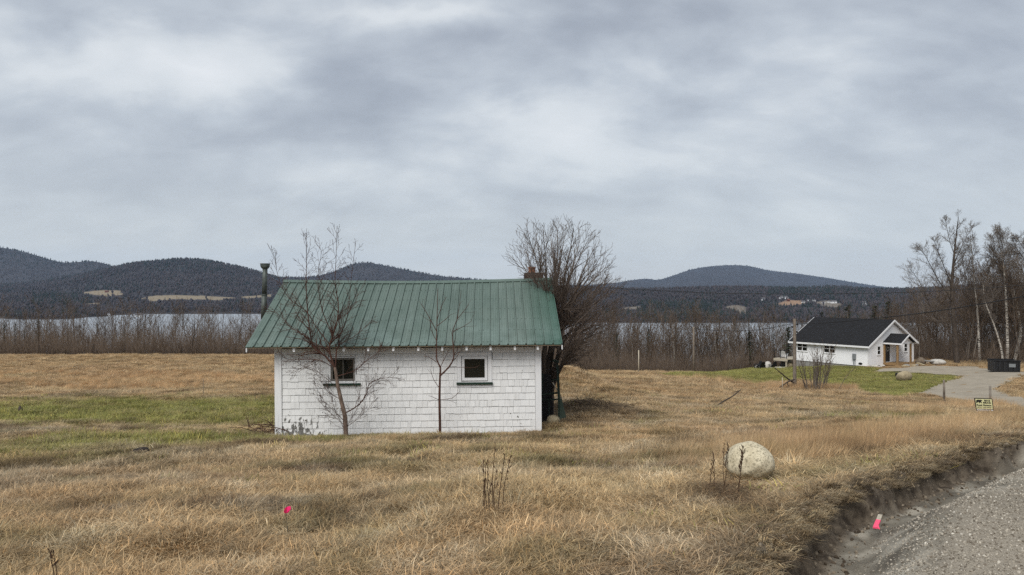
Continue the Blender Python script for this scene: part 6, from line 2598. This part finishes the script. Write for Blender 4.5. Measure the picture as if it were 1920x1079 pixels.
def grass():
    rng = np.random.default_rng(5)
    lay = [tuft_mesh('grass_tuft', 115, .17, (.05, .16), (0, 38), 70, (5, 50), .0048, 1, M_DRY), tuft_mesh('grass_tuft', 115, .19, (.05, .15), (0, 32), 120, (0, 45), .0048, 2, M_DRY),
           tuft_mesh('grass_tuft', 60, .16, (.07, .21), (0, 44), 70, (25, 85), .0046, 3, M_DRY)]
    stem = tuft_mesh('grass_stems', 12, .16, (.10, .30), (35, 84), 40, (5, 35), .0046, 4, M_DRY)
    arch = tuft_mesh('grass_clump', 110, .10, (.20, .42), (40, 78), 0, (70, 130), .006, 5, M_DRY, 4, True)
    turf = tuft_mesh('turf_tuft', 90, .22, (.05, .13), (35, 85), 180, (5, 50), .0062, 6, M_GREEN)
    tall = tuft_mesh('tall_grass', 46, .20, (.30, .70), (45, 76), 32, (5, 45), .0062, 7, M_DRY)

    def put(name, me, x, y, zs, sz, az, label, cat, tilt=.1, T=None, dz=0.0, keep=None):
        ok = free_ground(x, y)
        if keep is not None:
            ok &= keep
        x, y, az = x[ok], y[ok], az[ok]
        sz = sz[ok]
        zs = zs[ok] if isinstance(zs, np.ndarray) else np.full(len(x), zs)
        zs = low_edge(x, y, zs)
        for (qx, qy, qr, qk) in ((sg0.x - .35, sg0.y - .8, 1.5, .35), (BOULDER[0] - .05, BOULDER[1] - .34, .62, .2), (-1.71, 5.85, .3, .5), (MOLE[0], MOLE[1] - .3, .55, .2)):
            zs = np.where(np.hypot(x - qx, y - qy) < qr, zs * qk, zs)
        front = np.clip((y - 15.6) / 1.4, 0, 1) * (y < 18.2) * (x > -5.9) * (x < 1.0)
        zs = zs * (1 - .55 * front)
        ray = (np.abs(x / y - sg0.x / sg0.y) * sg0.y < .75) & (y > sg0.y - 7) & (y < sg0.y + .2)
        zs = np.where(ray, zs * .25, zs)
        z = ground_z(x, y) + dz
        n = len(x)
        rot = np.stack([rng.normal(0, tilt, n), rng.normal(0, tilt, n), az], -1)
        sc = np.stack([sz, sz, sz * zs], -1)
        tt = tints(rng, x, y) if T is None else T[ok]
        k = n // 2
        scatter(name, me, (x[k], y[k], z[k]), np.stack([x, y, z], -1), rot, sc, tt, label, cat)

    def low_edge(x, y, zs):
        d, _ = road_d(x, y)
        return zs * (1 - .55 * sstep(2.6, 1.0, d))

    def wind(x, y):
        return 0.6 + 6.5 * (fbm(x, y, 2.2, 201, 3) - .5) + 4.5 * (fbm(x, y, .7, 211, 2) - .5)
    names = ['matted dry straw-coloured grass covering the near field', 'tangled dead grass lying flat over the near field', 'bent dry grass blades in swirls over the near field']
    for i, me in enumerate(lay):
        # close range, then ever larger and sparser tufts with distance
        xs, ys, ss = [], [], []
        for (n, y0, y1, pw, s0) in ((5200, 3.9, 10, .5, 1.0), (8500, 10, 22, .8, 1.15), (9500, 22, 45, 1.0, 1.6), (9000, 45, 99, 1.2, 2.3)):
            x, y = sample(rng, n, y0, y1, pw)
            xs.append(x)
            ys.append(y)
            ss.append(s0 * rng.uniform(.75, 1.3, len(x)))
        x, y, s = map(np.concatenate, (xs, ys, ss))
        g, d, o = zones(x, y)
        short = 1 - .62 * np.clip(g * 1.3, 0, 1)
        keep = (rng.random(len(x)) > g * .55) & (rng.random(len(x)) > d * .5)
        crest = np.where(x < 3, 97, np.where(x < 24, 80, 94))
        keep &= y < crest
        put('dry_grass', me, x, y, short, s, wind(x, y) + rng.normal(0, 1.2, len(x)), names[i], 'grass', keep=keep)
    # upright stems and tall broom grass
    xs = [sample(rng, n, a, b, pw) for (n, a, b, pw) in ((1100, 4, 12, .6), (1500, 12, 40, 1.0), (1500, 36, 62, 1.0))]
    x = np.concatenate([v[0] for v in xs])
    y = np.concatenate([v[1] for v in xs])
    g, d, o = zones(x, y)
    f = fbm(x, y, 2.2, 301, 3)
    keep = (f > .47) & (g < .35) & (d < .2)
    put('upright_dry_stems', stem, x, y, 1.0, np.where(y > 30, 1.5, 1.0) * rng.uniform(.6, 1.1, len(x)), wind(x, y), 'upright dry grass stems standing above the matted field', 'grass', keep=keep)
    # arching clumps close to the camera
    x, y = sample(rng, 260, 3.9, 9.5, .6)
    x2, y2 = sample(rng, 240, 9.5, 24, .8)
    x, y = np.concatenate([x, x2]), np.concatenate([y, y2])
    keep = fbm(x, y, 1.7, 311, 3) > .5
    put('grass_clumps', arch, x, y, .8, rng.uniform(.5, .95, len(x)), rng.uniform(0, 6, len(x)), 'arching clumps of dead bunch grass near the road', 'grass', keep=keep & (zones(x, y)[0] < .4))
    # tan tall grass round the boulder, along the road side and in the unmown field behind
    P = []
    for (cx, cy, rx, ry, n) in ((4.6, 10.4, 2.0, 1.5, 620), (6.5, 12.3, 2.6, 1.4, 420), (10.5, 15.2, 2.6, 1.5, 300), (3.0, 9.2, .9, .7, 120), (15, 24, 4, 2, 260), (21, 33, 4, 2.0, 220), (21.3, 57.6, 2.2, 1.0, 160), (24.2, 57.5, 2.2, 1.2, 160), (17.5, 60, 5, 1.0, 140)):
        P.append(np.stack([rng.normal(cx, rx * .55, n), rng.normal(cy, ry * .55, n), np.full(n, .55 + .28 * (cy > 20) + .25 * (cy > 50))], -1))
    P = np.concatenate(P)
    x, y = P[:, 0], P[:, 1]
    T = tints(rng, x, y) * .55 + (TAN * .98)[None] * .45
    put('tall_tan_grass', tall, x, y, .9, P[:, 2] * rng.uniform(.7, 1.2, len(x)), .45 + rng.normal(0, .35, len(x)), 'tall tan grass leaning round the pale boulder and along the driveway', 'grass', T=T, keep=~in_poly(x, y, LAWN) & ~((np.abs(x - BOULDER[0]) < .75) & (y < BOULDER[1] + .25)) & ~((np.abs(x - sg0.x) < .9) & (y < sg0.y + .1)))
    x, y = sample(rng, 7800, 38, 62, .3, -460, 600)
    keep = (fbm(x, y, 6, 331, 3) > .43) & (y > 38.5 + 2 * fbm(x, y, 5, 3, 2)) & (y < 60)
    T = tints(rng, x, y) * .5 + (LIN(206, 166, 122))[None] * .5
    put('unmown_dry_grass', tall, x, y, .75, rng.uniform(.5, .95, len(x)), rng.normal(.3, .8, len(x)), 'band of unmown pinkish dry grass across the back of the left field', 'grass', T=T, keep=keep)
    # green turf
    xs = [sample(rng, n, a, b, pw) for (n, a, b, pw) in ((2500, 4, 14, .6), (7000, 14, 40, .8))]
    x = np.concatenate([v[0] for v in xs])
    y = np.concatenate([v[1] for v in xs])
    lx = np.array([p[0] for p in LAWN])
    ly = np.array([p[1] for p in LAWN])
    xl, yl = rng.uniform(lx.min(), lx.max(), 26000), rng.uniform(ly.min(), ly.max(), 26000)
    m = in_poly(xl, yl, LAWN)
    x, y = np.concatenate([x, xl[m]]), np.concatenate([y, yl[m]])
    g, d, o = zones(x, y)
    keep = rng.random(len(x)) < np.clip(g * 1.2, .02, 1)
    n = len(x)
    f = rng.random(n)[:, None]
    nn = fbm(x, y, 4, 341, 3)[:, None]
    T = (GRN[None] * (1 - f) + GRN2[None] * f) * (.65 + .6 * nn) * rng.uniform(.7, 1.2, n)[:, None]
    sz = np.where(y > 40, 1.9, np.where(y > 14, 1.35, 1.0)) * rng.uniform(.7, 1.3, n)
    put('green_grass', turf, x, y, np.where(y > 40, .55, .9), sz, rng.uniform(0, 6, n), 'short green turf in the mown strip, on the lawn and in patches', 'grass', T=T, keep=keep)
    # grass along the shed foot
    n = 420
    s = rng.uniform(-.6, SL + 1.6, n)
    b = rng.uniform(-.38, -.03, n)
    x = SO.x + s * math.cos(YAW) - b * math.sin(YAW)
    y = SO.y + s * math.sin(YAW) + b * math.cos(YAW)
    put('foot_grass', stem, x, y, .55, rng.uniform(.25, .6, n), rng.uniform(0, 6, n), 'dry grass fringe along the foot of the shed wall', 'grass', .2)


grass()


def bank_cover():
    """sod fringe and roots hanging over the cut bank, stones on the gravel"""
    rng = np.random.default_rng(9)
    seg = np.diff(ROAD, axis=0)
    ln = np.hypot(seg[:, 0], seg[:, 1])
    cum = np.concatenate([[0], np.cumsum(ln)])

    def along(s, d):
        x = np.interp(s, cum, ROAD[:, 0])
        y = np.interp(s, cum, ROAD[:, 1])
        e = .3
        tx = np.interp(s + e, cum, ROAD[:, 0]) - np.interp(s - e, cum, ROAD[:, 0])
        ty = np.interp(s + e, cum, ROAD[:, 1]) - np.interp(s - e, cum, ROAD[:, 1])
        t = np.hypot(tx, ty)
        return x - ty / t * d, y + tx / t * d, np.arctan2(-tx / t, ty / t)
    sod = tuft_mesh('sod_tuft', 60, .10, (.05, .16), (-5, 50), 45, (40, 130), .0050, 21, M_DRY)
    n = 1700
    s = rng.uniform(cum[4] + .5, cum[5] + 13, n)
    d = rng.uniform(.66, .92, n)
    x, y, az = along(s, d)
    al = s
    z = np.maximum(road_profile(d, road_d(x, y)[1], x, y), base_z(x, y)) - .0
    T = np.stack([rng.choice([0, 1, 2], n)], -1)
    pal = np.stack([LIN(164, 144, 114), LIN(126, 110, 88), LIN(184, 164, 130)])
    T = pal[T[:, 0]] * rng.uniform(.6, 1.15, n)[:, None]
    rot = np.stack([rng.normal(0, .2, n), rng.normal(.15, .2, n), az + rng.normal(0, .5, n)], -1)
    sz = rng.uniform(.4, .85, n)
    kk = n // 2
    scatter('sod_fringe', sod, (x[kk], y[kk], z[kk]), np.stack([x, y, z], -1), rot, np.stack([sz, sz, sz], -1), T, 'dead sod and roots hanging over the cut bank beside the gravel road', 'grass')
    # clods on the bank face
    bm = bmesh.new()
    bmesh.ops.create_icosphere(bm, subdivisions=1, radius=1)
    rr = np.random.default_rng(2)
    for v in bm.verts:
        v.co *= rr.uniform(.65, 1.15)
    sme = bpy.data.meshes.new('gravel_stone')
    bm.to_mesh(sme)
    bm.free()
    sme.materials.append(M_STONEG)
    cme = sme.copy()
    cme.name = 'soil_clod'
    n = 2600
    s = rng.uniform(cum[4] + .5, cum[5] + 11, n)
    d = rng.uniform(.42, .82, n)
    x, y, az = along(s, d)
    z = road_profile(d, road_d(x, y)[1], x, y)
    sz = .006 + .022 * rng.random(n) ** 3
    T = np.where((rng.random(n) < .5)[:, None], LIN(78, 68, 57)[None], LIN(128, 117, 102)[None]) * rng.uniform(.6, 1.2, n)[:, None]
    kk = n // 2
    scatter('soil_clods', cme, (x[kk], y[kk], z[kk]), np.stack([x, y, z], -1), rng.uniform(0, 6, (n, 3)), np.stack([sz, sz, sz * .7], -1), T, 'clods of dark soil and pebbles on the cut bank', 'soil')
    # road stones
    xs, ys = sample(rng, 110000, 3.6, 16, 1.0, 1150, 2020)
    d, al = road_d(xs, ys)
    keep = (d < .12 + .4 * fbm(xs, ys, .5, 5, 2) * (rng.random(len(xs)) < .4)) & (d > -6)
    xs, ys, d, al = xs[keep], ys[keep], d[keep], al[keep]
    n = len(xs)
    z = road_profile(d, al, xs, ys) + .002
    sz = (.0032 + .0085 * rng.random(n) ** 3.0) * np.where(ys > 8, 1.5, 1.0)
    v = rng.choice([0, 1, 2, 3], n, p=[.40, .32, .22, .06])
    pal = np.stack([LIN(148, 140, 127), LIN(172, 164, 150), LIN(112, 103, 91), LIN(198, 191, 178)])
    T = pal[v] * rng.uniform(.75, 1.15, n)[:, None]
    kk = n // 2
    scatter('road_stones', sme, (xs[kk], ys[kk], z[kk]), np.stack([xs, ys, z], -1), rng.uniform(0, 6, (n, 3)), np.stack([sz * rng.uniform(.8, 1.5, n), sz, sz * rng.uniform(.5, .9, n)], -1), T, 'loose grey crushed stone on the gravel road', 'gravel')


bank_cover()

# ================================================================== small things in the field


def weed_stalks():
    rg = random.Random(12)

    def clump(name, lab, px0, py_b, Y, stems, cat='weed'):
        T = Tubes()
        base = G(px0, Y)
        for (a, b, c, d_, seeds) in stems:            # foot px, foot py, head px, head py, seed heads
            p, q = at(a, b, Y), at(c, d_, Y)
            p.y += rg.uniform(-.12, .12)
            p.z = float(ground_z(p.x, p.y)) - .03
            m = p.lerp(q, .5) + Vector((rg.uniform(-.02, .02), 0, 0))
            T.add([p, p.lerp(m, .5), m, m.lerp(q, .5), q], [.0040, .0034, .003, .0025, .002], 4)
            for k in range(seeds):
                t = .55 + .45 * (k + .5) / seeds
                o = p.lerp(q, t)
                dv = Vector((rg.uniform(-1, 1), rg.uniform(-1, 1), 1.4)).normalized()
                l = rg.uniform(.02, .05)
                T.add([o, o + dv * l * .6, o + dv * l], [.0015, .0045, .0015], 4)
        o = link(name, T.mesh(name, [M_STALK], base))
        o.location = base
        tag(o, lab, cat)
    clump('weed_stalks', 'clump of tall dead weed stalks standing in the middle of the foreground', 920, 972, 6.0,
          [(908, 970, 906, 862, 3), (914, 972, 911, 866, 3), (922, 972, 915, 862, 4), (925, 968, 929, 832, 2), (929, 966, 931, 880, 3), (932, 964, 947, 850, 6), (941, 965, 958, 853, 5), (906, 970, 908, 900, 2), (919, 971, 921, 905, 2)])
    clump('weed_stalks', 'dark dead weed with seed pods directly in front of the pale boulder', 1386, 948, 6.6,
          [(1382, 946, 1393, 838, 16), (1386, 950, 1394, 846, 14)])
    clump('weed_stalks', 'dead weeds with podded heads at the left edge of the pale boulder', 1362, 945, 6.8,
          [(1359, 944, 1366, 836, 15), (1361, 940, 1358, 830, 5), (1333, 932, 1338, 850, 8), (1330, 938, 1336, 862, 5)])
    clump('weed_stalks', 'single dark seed-headed weed at the lower left of the foreground', 97, 1076, 4.5,
          [(97, 1078, 92, 1030, 5), (98, 1076, 99, 1032, 3)])


weed_stalks()


def small_things():
    rg = random.Random(33)
    # pink survey flag
    Y = 5.9
    f = empty('survey_flag', G(541, Y), label='small bright pink survey flag on a wire in the near grass', cat='survey flag')
    o = f.location
    MB().tube((0, 0, -.05), at(536, 956, Y) - o, .0016, n=5).build('wire', M_STEEL, f)
    pts = [(534, 953), (539, 950.5), (544.5, 949), (545.5, 955), (541, 961.5), (536, 963.5), (531.5, 961)]
    m = MB().prism([at(a, b, Y + .012 * math.sin(i * 1.7)) - o for i, (a, b) in enumerate(pts)], (0, .003, 0))
    m.build('flag', M_PINK, f)
    # pink-tipped lath lying in the ditch
    p, q = Vector((0, 0, 0)), Vector((0, 0, 0))
    Y0 = 5.78
    st = empty('survey_stake', at(1645, 980, Y0), label='broken wooden survey stake with a fluorescent pink painted end lying in the ditch', cat='stake')
    o = st.location
    a, b, c = at(1641, 990, 5.68) - o, at(1647, 976, 5.84) - o, at(1650.5, 966, 5.97) - o
    MB().bar(a, b, .032, .012).build('painted_end', M_PINKPAINT, st)
    MB().bar(b, c, .030, .010).build('bare_end', M_LATH, st)
    MB().prism([at(1646, 991, 5.67) - o, at(1650, 993.5, 5.655) - o, at(1648, 987, 5.7) - o], (0, .006, .008)).build('splinter', M_PINKPAINT, st)
    # dark molehill
    hill = rock('molehill', on3(263, 859) + Vector((0, 0, .05)), .15, .13, .10, M_SOIL, 44, 'dark heap of fresh soil like a molehill in the left field', 'soil heap', rough=.25)
    hill2 = rock('stump', on3(38, 776) + Vector((0, 0, .06)), .07, .07, .13, M_BARKD, 45, 'small dark stub sticking up in the green strip at far left', 'stump', rough=.25)
    # fallen branch on the right
    T = Tubes()
    B = on3(1340, 764)
    Yb = B.y
    pts = [at(1342, 763.5, Yb), at(1358, 753, Yb + .6), at(1374, 744, Yb + 1.2), at(1389, 732, Yb + 1.7)]
    T.add([tuple(v + Vector((0, 0, .02))) for v in pts], [.028, .026, .022, .016], 6)
    T.add([tuple(at(1389, 732, Yb + 1.7)), tuple(at(1382, 734, Yb + 1.7)), tuple(at(1373, 737, Yb + 1.7))], [.014, .012, .008], 5)
    o = link('fallen_branch', T.mesh('fallen_branch', [M_BARKD], B))
    o.location = B
    tag(o, 'dark bare branch lying aslant on the dry slope right of the shed', 'branch')
    # brush pile at the left corner of the shed
    T = Tubes()
    B = G(505, 18.1)
    for i in range(70):
        p = B + Vector((rg.gauss(0, .30), rg.gauss(0, .25), rg.uniform(.0, .25)))
        d = Vector((rg.gauss(-.3, .8), rg.gauss(0, .6), rg.uniform(-.1, .35))).normalized()
        L = rg.uniform(.3, .9)
        T.add([tuple(p), tuple(p + d * L * .5 + Vector((0, 0, .04))), tuple(p + d * L)], [.008, .006, .003], 4)
    o = link('brush_pile', T.mesh('brush_pile', [M_TWIGR], B))
    o.location = B
    tag(o, 'low heap of dead twigs against the left front corner of the shed', 'brush pile')
    T = Tubes()
    B = G(1095, 22.5)
    for i in range(420):
        p = B + Vector((rg.gauss(0, .75), rg.gauss(0, .7), 0))
        p.z = float(ground_z(p.x, p.y)) + rg.uniform(0, .05)
        d = Vector((rg.gauss(0, .8), rg.gauss(0, .6), rg.uniform(-.15, .25))).normalized()
        L = rg.uniform(.15, .55)
        T.add([tuple(p), tuple(p + d * L * .5 + Vector((0, 0, .03))), tuple(p + d * L)], [.006, .005, .003], 3)
    o = link('brush_heap', T.mesh('brush_heap', [M_TWIGB], B))
    o.location = B
    tag(o, 'brown heap of dead brush on the hump right of the shed and willow', 'brush pile')


def on3(px, py):
    x, y = on_ground(px, py)
    return Vector((x, y, float(ground_z(x, y))))


small_things()
